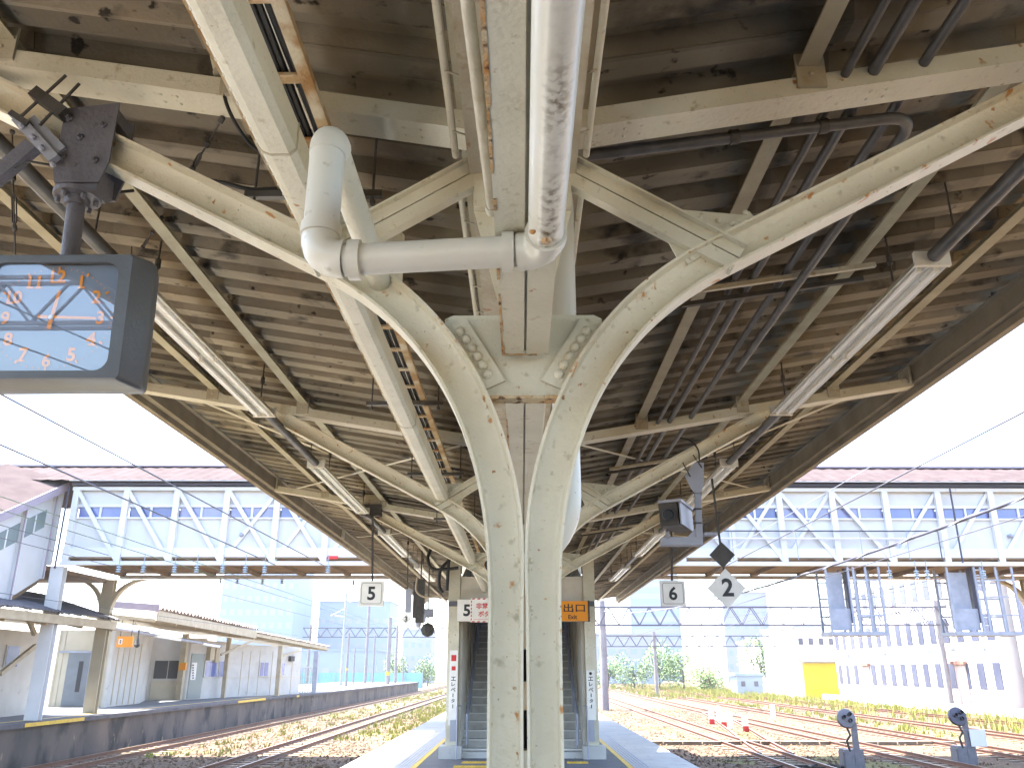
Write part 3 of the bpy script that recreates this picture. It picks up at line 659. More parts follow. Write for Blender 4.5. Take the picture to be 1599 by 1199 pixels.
chain('stay_chain', [P_(254, 338, 4.4), P_(215, 398, 4.7)], 'short dark turnbuckle slanting down to the top right corner of the clock')
def cable(pts, r, lab, m_='cable', nm='loose_cable', cat='cable'):
    # smooth the corners
    q = [Vector(p) for p in pts]; out = []
    for i in range(len(q) - 1):
        p0, p1, p2, p3 = q[max(i - 1, 0)], q[i], q[i + 1], q[min(i + 2, len(q) - 1)]
        for k in range(6):
            t = k / 6; out.append(.5 * (2 * p1 + (p2 - p0) * t + (2 * p0 - 5 * p1 + 4 * p2 - p3) * t * t + (3 * p1 - p0 - 3 * p2 + p3) * t**3))
    out.append(q[-1])
    return tag(MB().tube(out, r, 7).build(nm, m_, smooth=True), lab, cat)
cable([P_(346, 118, 2.86), P_(353, 160, 2.85), P_(372, 200, 2.86), P_(396, 230, 2.95), P_(425, 246, 3.0)], .008, 'black cable drooping from a pale junction tube across the first left rafter')
cable([P_(168, 303, 3.0), P_(190, 300, 3.05), P_(208, 298, 3.1)], .007, 'short black cable running right from the clock hanger to the arm')
cable([P_(286, 286, 3.2), P_(320, 282, 3.1), P_(350, 286, 3.05), P_(392, 296, 3.02), P_(446, 294, 3.02)], .010, 'black cable running from the stay wire into the cable ladder hanger')
t = thing('junction_tube', P_(340, 105, 2.86), 'pale stub tube on the first left rafter with a black cable coming out', 'conduit')
MB().tube([P_(336, 88, 2.88), P_(342, 112, 2.855)], .022, 12).build('tube', 'cream', t, True); MB().tube([P_(342, 112, 2.855), P_(343, 116, 2.852)], .026, 12).build('collar', 'cream_old', t, True)

# ------------------------------------------------------------------ hanging signs
def sign_board(t, c, hw, hh, depth=.05, m_='white', rot=0):
    ca, sa = math.cos(R(rot)), math.sin(R(rot))
    poly = [(c.x + ca * a * hw - sa * b * hh, c.z + sa * a * hw + ca * b * hh) for a, b in ((-1, -1), (1, -1), (1, 1), (-1, 1))]
    return MB().prism(poly, 'y', c.y, c.y + depth).build('board', m_, t)
def frame_lines(mb, c, hw, hh, wd, y, r=.05):
    def ring(h, k, rad):
        P = []
        for qx, qz, a0 in ((1, 1, 0), (-1, 1, 90), (-1, -1, 180), (1, -1, 270)):
            for i in range(6):
                a = R(a0 + 18 * i); P.append((c.x + qx * (h - rad) + rad * math.cos(a), y, c.z + qz * (k - rad) + rad * math.sin(a)))
        return P
    A = ring(hw, hh, r); B = ring(hw - wd, hh - wd, r - wd); n = len(A)
    return mb.mesh(A + B, [(i, (i + 1) % n, n + (i + 1) % n, n + i) for i in range(n)])
for ch, px, lab in (('5', 580, 'white square hanging sign reading 5 on a dark rod, left of the column'), ('6', 1051, 'white square hanging sign reading 6 on a dark rod, right of the column')):
    c = at(px, 926, Y=12.75); t = thing('number_sign', c, lab, 'sign', 'car stop number signs')
    sign_board(t, c, .185, .185)
    v = MB(); text_mb(v, ch, .20, (c.x, c.y, c.z), (1, 0, 0), (0, 0, 1), bold=.028, ext=.003); frame_lines(v, c, .155, .155, .006, c.y - .003, .035); v.build('print', 'ink', t)
    sx = -1 if px < 815 else 1
    v = MB().bar((c.x, c.y + .025, c.z + .186), (c.x + sx * .05, c.y + .025, 3.93), .03, .02); v.bar((c.x - .02 + sx * .05, c.y + .025, 3.90), (c.x + sx * .2, c.y + .025, 3.96), .05, .05); v.build('hanger_rod', 'dark', t)
t = thing('black_box', (-2.34, 12.5, 3.95), 'small black box at the light end above the number 5 sign', 'box')
v = MB(); v.box(-2.52, -2.22, 12.95, 13.2, 3.96, 4.14); v.build('housing', 'dark', t); v = MB(); v.box(-2.50, -2.24, 13.0, 13.15, 4.141, 4.30); v.build('mount', 'cream_old', t)
c = at(1135, 918, Y=10.05); t = thing('diamond_sign', c, 'white diamond-shaped hanging sign reading 2 under a black diamond', 'sign')
sign_board(t, c, .16, .16, .03, 'white', 45); v = MB(); text_mb(v, '2', .21, (c.x + .01, c.y, c.z + .01), (1, 0, 0), (0, 0, 1), bold=.028, ext=.003); v.build('print', 'ink', t)
c2 = at(1128, 866, Y=10.03); sign_board(t, c2, .108, .108, .02, 'dark', 45)
top = at(1115, 772, Y=10.05); v = MB().bar((c.x - .01, c.y + .045, c.z + .2), (top.x, c.y + .045, 3.9), .022, .022); v.build('hanger_rod', 'dark', t)

# signs over the stairs
c = Vector((-.80, 17.65, 2.50)); t = thing('emergency_sign', c, 'white overhead board with a red-striped emergency stop notice over the left stairs', 'sign')
z0, z1 = at(735, 969, Y=17.65).z, at(735, 936, Y=17.65).z; zm = (z0 + z1) / 2; x0 = at(714, 950, Y=17.65).x; xs = at(735, 950, Y=17.65).x; xe = -.16
MB().box(x0, xe, 17.65, 17.75, z0, z1).build('board', 'white', t)
v = MB(); text_mb(v, '5', .24, (at(729, 950, Y=17.65).x, 17.65, zm), (1, 0, 0), (0, 0, 1), bold=.03, ext=.003); v.build('print', 'ink', t)
st = MB().box(xs, xe - .12, 17.636, 17.646, z0 - .03, z1 + .03).build('sticker', 'white', t)
v = MB(); xm = (xs + xe - .12) / 2; wd = xe - .12 - xs
text_mb(v, '非常停止', .122, (xs + .36, 17.636, zm + .085), (1, 0, 0), (0, 0, 1), bold=.02, ext=.003); text_mb(v, 'ボタン', .113, (xs + .34, 17.636, zm - .07), (1, 0, 0), (0, 0, 1), bold=.02, ext=.003)
v.build('print', 'red', st)
v = MB(); n = int(wd / .10)
for k in range(n):
    x = xs + .02 + k * wd / n
    for zz in (z1 + .005, z0 - .028): v.mesh([(x, 17.634, zz), (x + .055, 17.634, zz), (x + .075, 17.634, zz + .023), (x + .02, 17.634, zz + .023)], [(0, 1, 2, 3)])
for k in range(6):
    zz = z0 + k * (z1 - z0) / 6; v.mesh([(xs + .004, 17.634, zz), (xs + .026, 17.634, zz + .02), (xs + .026, 17.634, zz + .06), (xs + .004, 17.634, zz + .04)], [(0, 1, 2, 3)])
v.box(xs + .06, xs + .75, 17.6335, 17.6345, zm - .185, zm - .18); v.build('stripes', 'red', st)
t = thing('exit_sign', (.95, 17.65, 2.5), 'orange overhead exit board in two languages over the right stairs', 'sign')
z0, z1 = at(900, 969, Y=17.65).z, at(900, 938, Y=17.65).z; zm = (z0 + z1) / 2; xe = at(918, 950, Y=17.65).x; xs = .36
MB().box(xs, xe, 17.65, 17.75, z0, z1).build('board', 'orange', t)
v = MB(); text_mb(v, '出口', .165, (1.085, 17.65, zm + .06), (1, 0, 0), (0, 0, 1), bold=.012, ext=.003, width=.44); text_mb(v, 'Exit', .088, (1.05, 17.65, zm - .12), (1, 0, 0), (0, 0, 1), bold=.02, ext=.003); v.build('print', 'ink', t)
v = MB(); v.box(xe, xe + .035, 17.64, 17.76, z0 - .01, z1 + .01); v.build('end_frame', 'dark', t)

# security camera on its angled bracket
t = thing('security_camera', (1.45, 8.0, 2.95), 'black and grey security camera on a grey L-shaped bracket strapped to the second right arm', 'camera')
def py(x, y, Y=8.0): return at(x, y, Y=Y)
def poly_px(pts, Y): return [(py(x, y, Y).x, py(x, y, Y).z) for x, y in pts]
b = MB().prism(poly_px([(1070, 742), (1085, 722), (1099, 722), (1099, 758), (1094, 769), (1085, 769), (1078, 760)], 7.93), 'y', 7.93, 7.95)
b.prism(poly_px([(1085, 766), (1095, 766), (1098, 850), (1088, 850)], 7.95), 'y', 7.952, 7.99)
b.prism(poly_px([(1034, 838), (1090, 838), (1098, 850), (1034, 850)], 7.95), 'y', 7.951, 8.10)
b.prism(poly_px([(1074, 838), (1088, 822), (1088, 838)], 7.95), 'y', 7.96, 7.975); b.build('bracket', 'steelgrey', t)
b = MB()
for y0 in (767, 793, 815): b.prism(poly_px([(1084, y0), (1096, y0), (1096, y0 + 2), (1084, y0 + 2)], 7.94), 'y', 7.94, 8.0)
for xa, ya, xb, yb in ((1066, 722, 1078, 744), (1082, 710, 1096, 730)): b.tube([py(xa, ya, 7.95), py(xb, yb, 7.92)], .006, 6)
b.build('strap', 'dark', t)
a0, a1 = py(1044, 806, 7.55), py(1050, 822, 8.2); u_ = Vector((0.05, .2, 1)).normalized()
h = MB().bar(a0 + Vector((0, .0, .02)), a1 + Vector((.10, 0, .05)), .17, .21, u_); hs = h.build('housing', 'dark', t)
h = MB().bar(a0 + Vector((.006, -.06, .132)), a1 + Vector((.12, .02, .165)), .21, .022, u_); h.bar(a0 + Vector((.102, -.03, .03)), a1 + Vector((.205, .02, .05)), .012, .2, u_); h.build('sun_shield', 'steelgrey', hs)
h = MB().lathe(a0 + Vector((-.003, -.02, .01)), (0, -1, 0), [(.06, 0), (.06, .03), (.045, .03), (.04, .012)], 14); h.build('lens', 'ink', hs, True)
MB().tube([py(1042, 828, 7.9), py(1042, 842, 7.98)], .02, 8).build('mount', 'steelgrey', t); h = MB(); h.box(py(1036, 0, 7.98).x, py(1052, 0, 7.98).x, 7.95, 8.06, py(0, 838, 8).z, py(0, 834, 8).z); h.build('mount_foot', 'steelgrey', t)
cable([py(1062, 684, 8.05), py(1078, 688, 8.0), py(1090, 702, 7.95), py(1092, 722, 7.93)], .008, 'thin black cable looping down to the security camera bracket')

# signals and small hanging things left of the stairs
c = at(634, 966, Y=17.0); t = thing('diamond_sign', c, 'tiny pale diamond hanging sign with red edge below a slim grey box', 'sign')
sign_board(t, c, .075, .075, .02, 'white', 45); v = MB(); text_mb(v, '3', .10, c, (1, 0, 0), (0, 0, 1), bold=.03, ext=.003); v.build('print', 'ink', t)
v = MB(); v.box(c.x - .03, c.x + .09, 17.01, 17.06, c.z + .12, c.z + .58); v.build('slim_box', 'steelgrey', t); v = MB().tube([(c.x, 17.03, c.z + .58), (c.x - .02, 17.03, 4.0)], .012, 6); v.build('hanger_rod', 'dark', t)
c = at(656, 930, Y=18.0); t = thing('signal_lamp', c, 'tall dark hanging departure signal between the tiny diamond sign and the stairs', 'signal')
b0 = at(656, 972, Y=18).z; v = MB(); v.box(c.x - .09, c.x + .09, 18, 18.14, b0, c.z + .35); v.box(c.x - .15, c.x - .093, 18.0, 18.1, b0 + .1, c.z + .3); v.build('housing', 'dark', t)
v = MB(); v.lathe((c.x - .02, 18.05, b0 - .09), (0, 0, 1), [(.05, 0), (.06, .09)], 10); v.box(c.x + .093, c.x + .13, 18.0, 18.1, b0 + .02, b0 + .18); v.build('lamp', 'steelgrey', t)
v = MB().tube([(c.x, 18.07, c.z + .35), (c.x, 18.07, 4.1)], .015, 6); v.build('hanger_rod', 'dark', t)
c = at(668, 983, Y=18.6); t = thing('signal_bell', c, 'round dark bell hanging under a small box, left of the stair post', 'bell')
v = MB().lathe(c, (0, -1, 0), [(.13, -.05), (.15, 0), (.15, .05), (.06, .08), (.02, .08)], 8); v.build('bell', 'dark', t)
cb_ = at(668, 957, Y=18.6); v = MB(); v.box(cb_.x - .12, cb_.x + .12, 18.55, 18.67, cb_.z - .09, cb_.z + .09); v.build('box', 'steelgrey', t); v = MB().tube([c + Vector((0, 0, .13)), (cb_.x, 18.6, 4.0)], .014, 6); v.build('hanger_rod', 'dark', t)
for pts, lab in (([(676, 850), (668, 872), (676, 888), (700, 888), (716, 886)], 'thick black cable hooking round above the emergency notice'),
                 ([(704, 872), (688, 890), (686, 915), (692, 925)], 'black cable bundle drooping left of the stair post top'),
                 ([(702, 858), (700, 886), (698, 922)], 'black cable dropping straight behind the droopy bundle'),
                 ([(652, 900), (650, 922), (664, 932), (690, 930)], 'beige cable looping beside the dark departure signal')):
    cable([at(x, y, Y=17.6) for x, y in pts], .035 if 'beige' not in lab else .02, lab, 'cable' if 'beige' not in lab else 'beige')

# ------------------------------------------------------------------ ground and platforms
GZ = -1.15
g = MB(); N = 40
def gh(x, y): return GZ
g.mesh([(-900, -300, GZ - .01), (900, -300, GZ - .01), (900, 1800, GZ - .01), (-900, 1800, GZ - .01)], [(0, 1, 2, 3)]); struct(g, 'ground', 'ballast')
p = MB(); p.box(-3.2, 3.12, -9, 78, GZ, -.15); p.box(-3.28, 3.20, -9, 78, -.15, 0); struct(p, 'platform', 'concrete')
p = MB().mesh([(-1.97, -9, .004), (1.93, -9, .004), (1.93, 78, .004), (-1.97, 78, .004)], [(0, 1, 2, 3)]); struct(p, 'platform_paving', 'asphalt')
p = MB()
for s_ in (-1, 1):
    for k in range(5): x = s_ * (2.04 + k * .065); p.box(x - .018, x + .018, -9, 78, .0, .006)
struct(p, 'platform_ribbed_strip', 'steelgrey')
p = MB()
for s_ in (-1, 1): p.box(s_ * 1.96 - .05, s_ * 1.96 + .05, -9, 78, .003, .009)
struct(p, 'platform_yellow_line', 'yellow')
p = MB()
for x0, x1, y0, y1 in ((-1.15, -.35, 17.05, 17.35), (-1.25, -.62, 16.3, 16.6), (.85, 1.25, 17.05, 17.35), (-1.4, 1.4, 15.6, 15.9)):
    p.box(x0, x1, y0, y1, .003, .010); nx = int((x1 - x0) / .06)
    for i in range(nx):
        for j in range(5): cx_, cy_ = x0 + .03 + i * .06, y0 + .03 + j * .06; p.box(cx_ - .014, cx_ + .014, cy_ - .014, cy_ + .014, .0101, .016)
struct(p, 'tactile_paving', 'yellow')

# ------------------------------------------------------------------ staircase with its enclosure
SY = 18.25
stc = thing('staircase', (0, 17.95, 0), 'grey concrete staircase with pale nosings climbing away behind the column', 'staircase')
NS, RZ, TY = 33, .157, .30
for k in range(NS):
    y = SY + k * TY; z = k * RZ
    s_ = MB().box(-1.248, 1.248, y, y + TY + .02, max(0, z - .25), z + RZ).build('step', 'stair', stc)
    MB().box(-1.24, 1.24, y - .006, y + .05, z + RZ - .022, z + RZ + .004).build('nosing', 'nosing', s_)
for s_ in (-1, 1):
    for o_ in (.86, .62): MB().tube([(s_ * 1.12, SY - .25, .25), (s_ * 1.12, SY - .25, o_ * .95), (s_ * 1.12, SY - .05, o_), (s_ * 1.12, SY + 31 * TY, o_ + 31 * RZ)], .022, 8).build('handrail', 'steelgrey', stc, True)
    for k in range(0, 31, 4): MB().tube([(s_ * 1.12, SY + .15 + k * TY, k * RZ + .15), (s_ * 1.12, SY + .15 + k * TY, k * RZ + .88)], .018, 6).build('rail_post', 'steelgrey', stc)
enc = thing('stair_enclosure', (0, 19, 0), 'cream panelled stair housing with posts rising through the canopy to the footbridge', 'stair housing')
for s_ in (-1, 1):
    v = MB(); X0, X1 = sorted((s_ * 1.25, s_ * 1.30)); v.prism([(18.1, 0), (18.9, 0), (28.2, 4.5), (28.2, 8.1), (26.5, 7.2), (20.7, 4.2), (18.1, 3.5)], 'x', X0, X1); w_ = v.build('side_wall', 'panel', enc)
    for k in range(1, 7): y = 18.2 + k * 1.4; zb = (y - SY) / TY * RZ; MB().box(s_ * 1.24 - .012, s_ * 1.24 + .008, y - .03, y + .03, zb + .3, zb + 3.0).build('wall_batten', 'beige', w_)
    X0, X1 = sorted((s_ * 1.302, s_ * 1.54)); v = MB(); v.box(X0, X1, 17.92, 17.95, .245, 4.1); v.box(X0, X1, 18.15, 18.18, .245, 4.1); v.box(X0 + .10, X1 - .10, 17.95, 18.15, .245, 4.1); v.build('outer_post', 'cream', enc)
    X0, X1 = sorted((s_ * 1.21, s_ * 1.66)); MB().box(X0, X1, 17.95 - .12, 18.24, 0, .24).build('plinth', 'concrete', enc)
    for yy in (21.5, 25.0): X0, X1 = sorted((s_ * 1.32, s_ * 1.52)); MB().box(X0, X1, yy, yy + .2, 0, 4.2).build('rear_post', 'cream', enc)
MB().box(-1.209, 1.209, 18.0, 18.245, 0, .12).build('threshold', 'concrete', enc)
MB().box(-1.53, 1.53, 17.86, 17.915, 2.93, 3.03).build('lintel', 'bracket', enc)
MB().box(-1.30, 1.30, 17.96, 18.0, 2.62, 3.54).build('header_panel', 'panel', enc)
MB().prism([(20.7, 4.21), (26.5, 7.21), (28.2, 8.11), (28.2, 8.21), (26.4, 7.31), (20.65, 4.31)], 'x', -1.36, 1.36).build('roof', 'deck', enc)
for s_, body, lab in ((-1, 'エレベーター', 'white vertical banner with a small red heading on the left stair post'), (1, 'エレベーター', 'white vertical banner with black lettering on the right stair post')):
    x = s_ * 1.40; t = thing('elevator_banner', (x, 17.9, .9), lab, 'sign')
    z0, z1 = (.62, 2.05) if s_ < 0 else (.72, 1.66)
    MB().box(x - .085, x + .085, 17.885, 17.915, z0, z1).build('board', 'white', t)
    v = MB()
    for k, ch in enumerate(body):
        z = 1.50 - k * .105
        if ch == 'ー': v.box(x - .008, x + .008, 17.879, 17.882, z - .035, z + .035)
        else: text_mb(v, ch, .078, (x, 17.885, z), (1, 0, 0), (0, 0, 1), bold=.02, ext=.003)
    if s_ > 0: v.lathe((x, 17.882, 1.60), (0, -1, 0), [(.03, 0), (.03, .002)], 12)
    v.build('print', 'ink', t)
    if s_ < 0:
        v = MB(); v.box(x - .05, x + .05, 17.88, 17.883, 1.84, 1.96); v.box(x - .04, x + .04, 17.88, 17.883, 1.66, 1.74); v.build('heading', 'red', t)
    MB().tube([(s_ * 1.30, 17.75, .0), (s_ * 1.30, 17.75, .98), (s_ * 1.25, 18.0, .98)], .016, 8).build('guard_bar', 'steelgrey', t)
    MB().box(s_ * 1.38 - .06, s_ * 1.38 + .06, 17.80, 17.88, .33, .72).build('call_box', 'steelgrey', t)

# ------------------------------------------------------------------ footbridge
SK = .02                                              # the bridge stands slightly askew
BY0, BY1, BX0, BX1 = 28.5, 33.2, -15.6, 31.0
fb = thing('footbridge', (0, 30, 5), 'long white covered footbridge with truss sides and a pinkish roof crossing all the tracks', 'footbridge')
def sk(mb):
    for p in mb.v: p.y += SK * p.x
    return mb
for y0, y1 in ((BY0 + .14, BY0 + .19), (BY1 - .19, BY1 - .14)):
    sk(MB().box(BX0, BX1, y0, y1, 5.62, 6.66)).build('lower_wall_panel', 'bridge_panel', fb)
    sk(MB().box(BX0, BX1, y0, y1, 7.06, 7.72)).build('upper_wall_panel', 'bridge_panel', fb)
    sk(MB().box(BX0, BX1, y0 - .07, y1 + .03, 6.60, 6.659)).build('window_sill', 'bridge', fb)
    sk(MB().box(BX0, BX1, y0 - .05, y1 + .03, 7.012, 7.11)).build('window_head', 'bridge', fb)
    sk(MB().box(BX0, BX1, y0 - .16, y1 + .04, 5.03, 5.16)).build('bottom_chord', 'bridge', fb)
    sk(MB().box(BX0, BX1, y0 - .12, y1, 5.30, 5.61)).build('side_girder', 'bridge', fb)
sk(MB().box(BX0, BX1, BY0 - .02, BY0 + .08, 7.58, 7.70)).build('top_chord', 'bridge', fb)
XS = [-15.45 + 1.7464 * k for k in range(15)] + [9.0 + 1.86 * k for k in range(1, 12)]
for i, x in enumerate(XS):
    sk(MB().box(x - .10, x + .10, BY0 - .03, BY0 + .13, 5.16, 7.58)).build('truss_post', 'bridge', fb)
    if i + 1 < len(XS):
        x2 = XS[i + 1]
        if x < 12.3:
            sk(MB().bar((x + .05, BY0 + .03, 7.55), (x2 - .05, BY0 + .03, 5.2), .08, .13, (1, 0, 1))).build('truss_diagonal', 'bridge', fb)
        if x > -10.6 and not (9.5 < x < 12.3):
            sk(MB().bar((x + .05, BY0 + .09, 5.2), (x2 - .05, BY0 + .09, 7.55), .05, .12, (-1, 0, 1))).build('truss_diagonal', 'bridge', fb)
        wn = sk(MB().box(x + .12, x2 - .12, BY0 + .15, BY0 + .17, 6.66, 7.01)).build('window', ('glass', 'glass', 'glass_pale', 'glass_dark')[(i * 7 + i // 3) % 4], fb)
        sk(MB().box((x + x2) / 2 - .035, (x + x2) / 2 + .035, BY0 + .10, BY0 + .149, 6.66, 7.01)).build('mullion', 'bridge', wn)
    sk(MB().box(x - .06, x + .06, BY0 + .2, BY1 - .2, 5.10, 5.24)).build('cross_beam', 'deck', fb)
sk(MB().box(BX0, BX1, BY0 + .02, BY1 - .02, 5.24, 5.30)).build('deck', 'deck', fb)
sk(MB().box(BX0, BX1, BY0 - .12, BY0 + .12, 7.74, 7.84)).build('gutter', 'gutter', fb)
v = MB(); n = 240; xs = [-25 + (BX1 + 25.1) * k / n for k in range(n + 1)]
for k in range(n):
    za, zb = (.03 if k % 2 else 0), (0 if k % 2 else .03)
    for ya, yb, za0, zb0 in ((BY0 - .35, (BY0 + BY1) / 2, 7.86, 8.95), ((BY0 + BY1) / 2, BY1 + .35, 8.95, 7.86)):
        v.mesh([(xs[k], ya, za0 + za), (xs[k + 1], ya, za0 + zb), (xs[k + 1], yb, zb0 + zb), (xs[k], yb, zb0 + za)], [(0, 1, 2, 3)])
rf = sk(v).build('roof', 'broof', fb)
sk(MB().box(-25.1, BX1 + .12, (BY0 + BY1) / 2 - .18, (BY0 + BY1) / 2 + .18, 8.95, 9.02)).build('ridge_cap', 'fascia', rf)
sk(MB().box(BX0, BX1, BY0 - .34, BY0 - .30, 7.845, 7.875)).build('eave_board', 'bridge', fb)
v = MB()
for x in (-6.4, -2.6): v.box(x - .18, x + .18, BY0 - .07 + SK * x, BY0 - .04 + SK * x, 5.22, 5.33)
v.build('red_plate', 'red', fb)
MB().tube([(-15.72, BY0 - .36, 4.9), (-15.72, BY0 - .36, 7.7)], .035, 6).build('rain_pipe', 'gutter', fb)
MB().tube([(14.95, BY0 + .1, 5.1), (14.95, BY0 + .1, 7.65)], .03, 6).build('rain_pipe', 'gutter', fb)
sk(MB().tube([(6.0, BY0 - .14, 6.18), (14.3, BY0 - .14, 6.18), (14.3, BY0 - .14, 5.2)], .022, 6)).build('service_pipe', 'wire', fb)
sk(MB().tube([(4.0, BY0 - .14, 5.92), (13.6, BY0 - .14, 5.92)], .03, 6)).build('service_pipe', 'bridge', fb)
for x in (7.2, 9.4, 11.6, 13.2): sk(MB().tube([(x, BY0 - .15, 5.2), (x, BY0 - .15, 6.18)], .014, 5)).build('pipe_hanger', 'steelgrey', fb)
for x in (-9.6, -2.2, 16.9): sk(MB().lathe((x, BY0 + .13, 6.05), (0, -1, 0), [(.07, 0), (.07, .12), (.04, .16)], 10)).build('wall_lamp', 'steelgrey', fb)
# stair wing going down to the left platform
wg = thing('stair_wing', (-16.2, 26, 5), 'white covered stair wing descending from the left end of the footbridge towards the viewer', 'stair housing')
f = lambda y: (28.3 - y) * .50
v = MB().prism([(28.3, 4.6), (28.3, 7.6), (19, 7.6 - f(19)), (19, 4.6 - f(19))], 'x', -16.30, -16.22); v.build('side_wall', 'bridge_panel', wg)
for y0, y1 in ((26.75, 27.9), (25.3, 26.55), (23.8, 25.1), (22.2, 23.6)):
    v = MB().prism([(y1, 6.45 - f(y1)), (y1, 7.05 - f(y1)), (y0, 7.05 - f(y0)), (y0, 6.45 - f(y0))], 'x', -16.219, -16.20); w_ = v.build('window', 'greenglass', wg)
    ym = (y0 + y1) / 2; MB().prism([(ym - .03, 6.45 - f(ym)), (ym - .03, 7.05 - f(ym)), (ym + .03, 7.05 - f(ym)), (ym + .03, 6.45 - f(ym))], 'x', -16.199, -16.18).build('mullion', 'bridge', w_)
for y in (28.25, 26.65, 25.2, 23.7, 22.1):
    v = MB().box(-16.219, -16.12, y - .07, y + .07, 4.6 - f(y), 7.55 - f(y)); v.build('wall_post', 'bridge', wg)
    MB().tube([(-16.06, y - .12, 4.6 - f(y)), (-16.06, y - .12, 7.5 - f(y))], .028, 6).build('rain_pipe', 'fascia', wg)
v = MB().prism([(28.45, 7.62), (28.45, 7.92), (19, 7.92 - f(19)), (19, 7.62 - f(19))], 'x', -16.02, -15.90); v.build('fascia', 'fascia', wg)
v = MB().mesh([(-15.9, 28.5, 7.93), (-15.9, 19, 7.93 - f(19)), (-18.3, 19, 8.62 - f(19)), (-18.3, 28.5, 8.62), (-18.3, 31, 8.62)], [(0, 1, 2, 3), (0, 3, 4)]); v.build('roof', 'broof', wg)
v = MB().box(-20.5, -16.23, 28.3, 33, 4.9, 5.05); v.build('landing', 'deck', wg)
v = MB().box(-20.5, -16.0, 28.35, 28.42, 5.05, 7.6); v.build('end_wall', 'bridge_panel', wg)
v = MB().prism([(28.3, 4.4), (28.3, 4.58), (19, 4.58 - f(19)), (19, 4.4 - f(19))], 'x', -20.4, -16.3); v.build('soffit', 'deck', wg)
# piers
def pier(name, x, y, zb, lab, m_, curved, wd=.22):
    t = thing(name, (x, y, zb), lab, 'pier')
    v = MB(); v.box(x - wd, x + wd, y - .14, y - .11, zb, 5.0); v.box(x - wd, x + wd, y + .11, y + .14, zb, 5.0); v.box(x - .02, x + .02, y - .11, y + .11, zb, 5.0); v.build('column', m_, t)
    if curved:
        for s_ in (-1, 1):
            v = MB(); P = []
            for k in range(9): a = R(90 * k / 8); P.append((x + s_ * (wd + 1.25 - 1.25 * math.cos(a)), 3.75 + 1.25 * math.sin(a)))
            Q = [(p[0] - s_ * .16, p[1] + .04) for p in P]; v.prism(P + Q[::-1], 'y', y - .12, y + .12); v.build('curved_bracket', m_, t)
        v = MB().box(x - 1.8, x + 1.8, y - .13, y + .13, 5.001, 5.02); v.build('cap_beam', m_, t)
pier('bridge_pier', -15.72, 28.42, .15, 'white bridge pier standing under the left end of the footbridge', 'bridge', False)
pier('bridge_pier', -16.15, 33.0, .15, 'cream bridge pier with curved brackets rising behind the left platform roofs', 'hutcream', True)
pier('bridge_pier', 19.9, 33.4, GZ, 'brown bridge pier with curved brackets at the right edge', 'beige', True, .3)
# equipment cages hanging below the bridge
def cage(x0, x1, lab):
    y0 = BY0 + .1 + SK * x0; t = thing('equipment_cage', ((x0 + x1) / 2, y0, 2.9), lab, 'cage'); zb, zt = 2.88, 5.0
    v = MB()
    for x in (x0, x0 + (x1 - x0) * .42, x0 + (x1 - x0) * .52, x0 + (x1 - x0) * .75, x1):
        for y in (y0, y0 + .9): v.box(x - .035, x + .035, y - .03, y + .03, zb, zt)
    for z in (zb + .5, zb + 1.1, zb + 1.65): v.box(x0 + (x1 - x0) * .52, x1, y0 - .032, y0 - .02, z, z + .05); v.box(x0, x1, y0 + .88, y0 + .90, z, z + .05)
    v.build('frame', 'steelgrey', t)
    v = MB(); v.box(x0 + .15, x0 + (x1 - x0) * .36, y0 + .3, y0 + .5, zb + .1, zt - .15); v.box(x0 + .04, x0 + (x1 - x0) * .4, y0 + .1, y0 + .14, zb + .05, zb + .75); v.build('cabinet', 'steelgrey', t)
    xa, xb = x0 + (x1 - x0) * .42, x0 + (x1 - x0) * .52
    for k in range(8): MB().tube([(xa, y0, zb + .2 + k * .26), (xb, y0, zb + .2 + k * .26)], .018, 6).build('ladder_rung', 'bridge', t)
    v = MB(); v.box(xa + .04, xb - .04, y0 + .4, y0 + .6, zb + .3, zt); v.build('cable_run', 'gutter', t)
    v = MB(); v.box(x0 - .05, x1 + .05, y0 - .1, y0 + 1.0, zb - .12, zb); v.build('ledge', 'steelgrey', t)
cage(10.35, 12.15, 'blue-grey hanging equipment cage with ladder, the left one of two under the footbridge')
cage(14.5, 16.7, 'blue-grey hanging equipment cage with ladder, the right one of two under the footbridge')
# insulators below the bridge
def insulator(x, y, z, lab, n=4, r=.09, rod=.3):
    t = thing('insulator', (x, y, z), lab, 'insulator', 'insulators below the footbridge')
    v = MB(); prof = []
    for k in range(n): prof += [(.03, k * .075), (r, k * .075 + .012), (r * .8, k * .075 + .04), (.03, k * .075 + .055)]
    v.lathe((x, y, z), (0, 0, 1), prof, 10); v.build('porcelain_disc', 'porcelain', t, True)
    v = MB().tube([(x, y, z + n * .075 - .02), (x, y, z + n * .075 + rod)], .015, 6); v.build('hanger', 'steelgrey', t)
nm = ['farthest left', 'second', 'third', 'fourth', 'fifth', 'sixth', 'seventh', 'eighth', 'ninth', 'tenth']
for i, px in enumerate((190, 228, 276, 310, 350, 385, 415, 513)):
    y = BY0 - .25; p = at(px, 895, Y=y); insulator(p.x, y + SK * p.x, p.z, 'pale insulator stack under the left part of the footbridge, %s from the left platform' % (nm[i] if i else 'nearest'))
for i, (px, py_) in enumerate(((347, 912), (373, 912), (412, 912), (442, 912), (553, 914))):
    p = at(px, py_, Y=33.1); insulator(p.x, 33.1 + SK * p.x, p.z, 'dark insulator hanging at the footbridge far edge, %s of five' % ['first', 'second', 'third', 'fourth', 'last'][i], 3, .08, .25)
for i, px in enumerate((1395, 1438, 1455, 1545)):
    y = BY0 - .25; p = at(px, 902, Y=y); insulator(p.x, y + SK * p.x, p.z, 'pale insulator under the right footbridge part, %s' % ['between the cages, nearer the left cage', 'between the cages, nearer the right cage', 'touching the right cage', 'outside the right cage'][i])

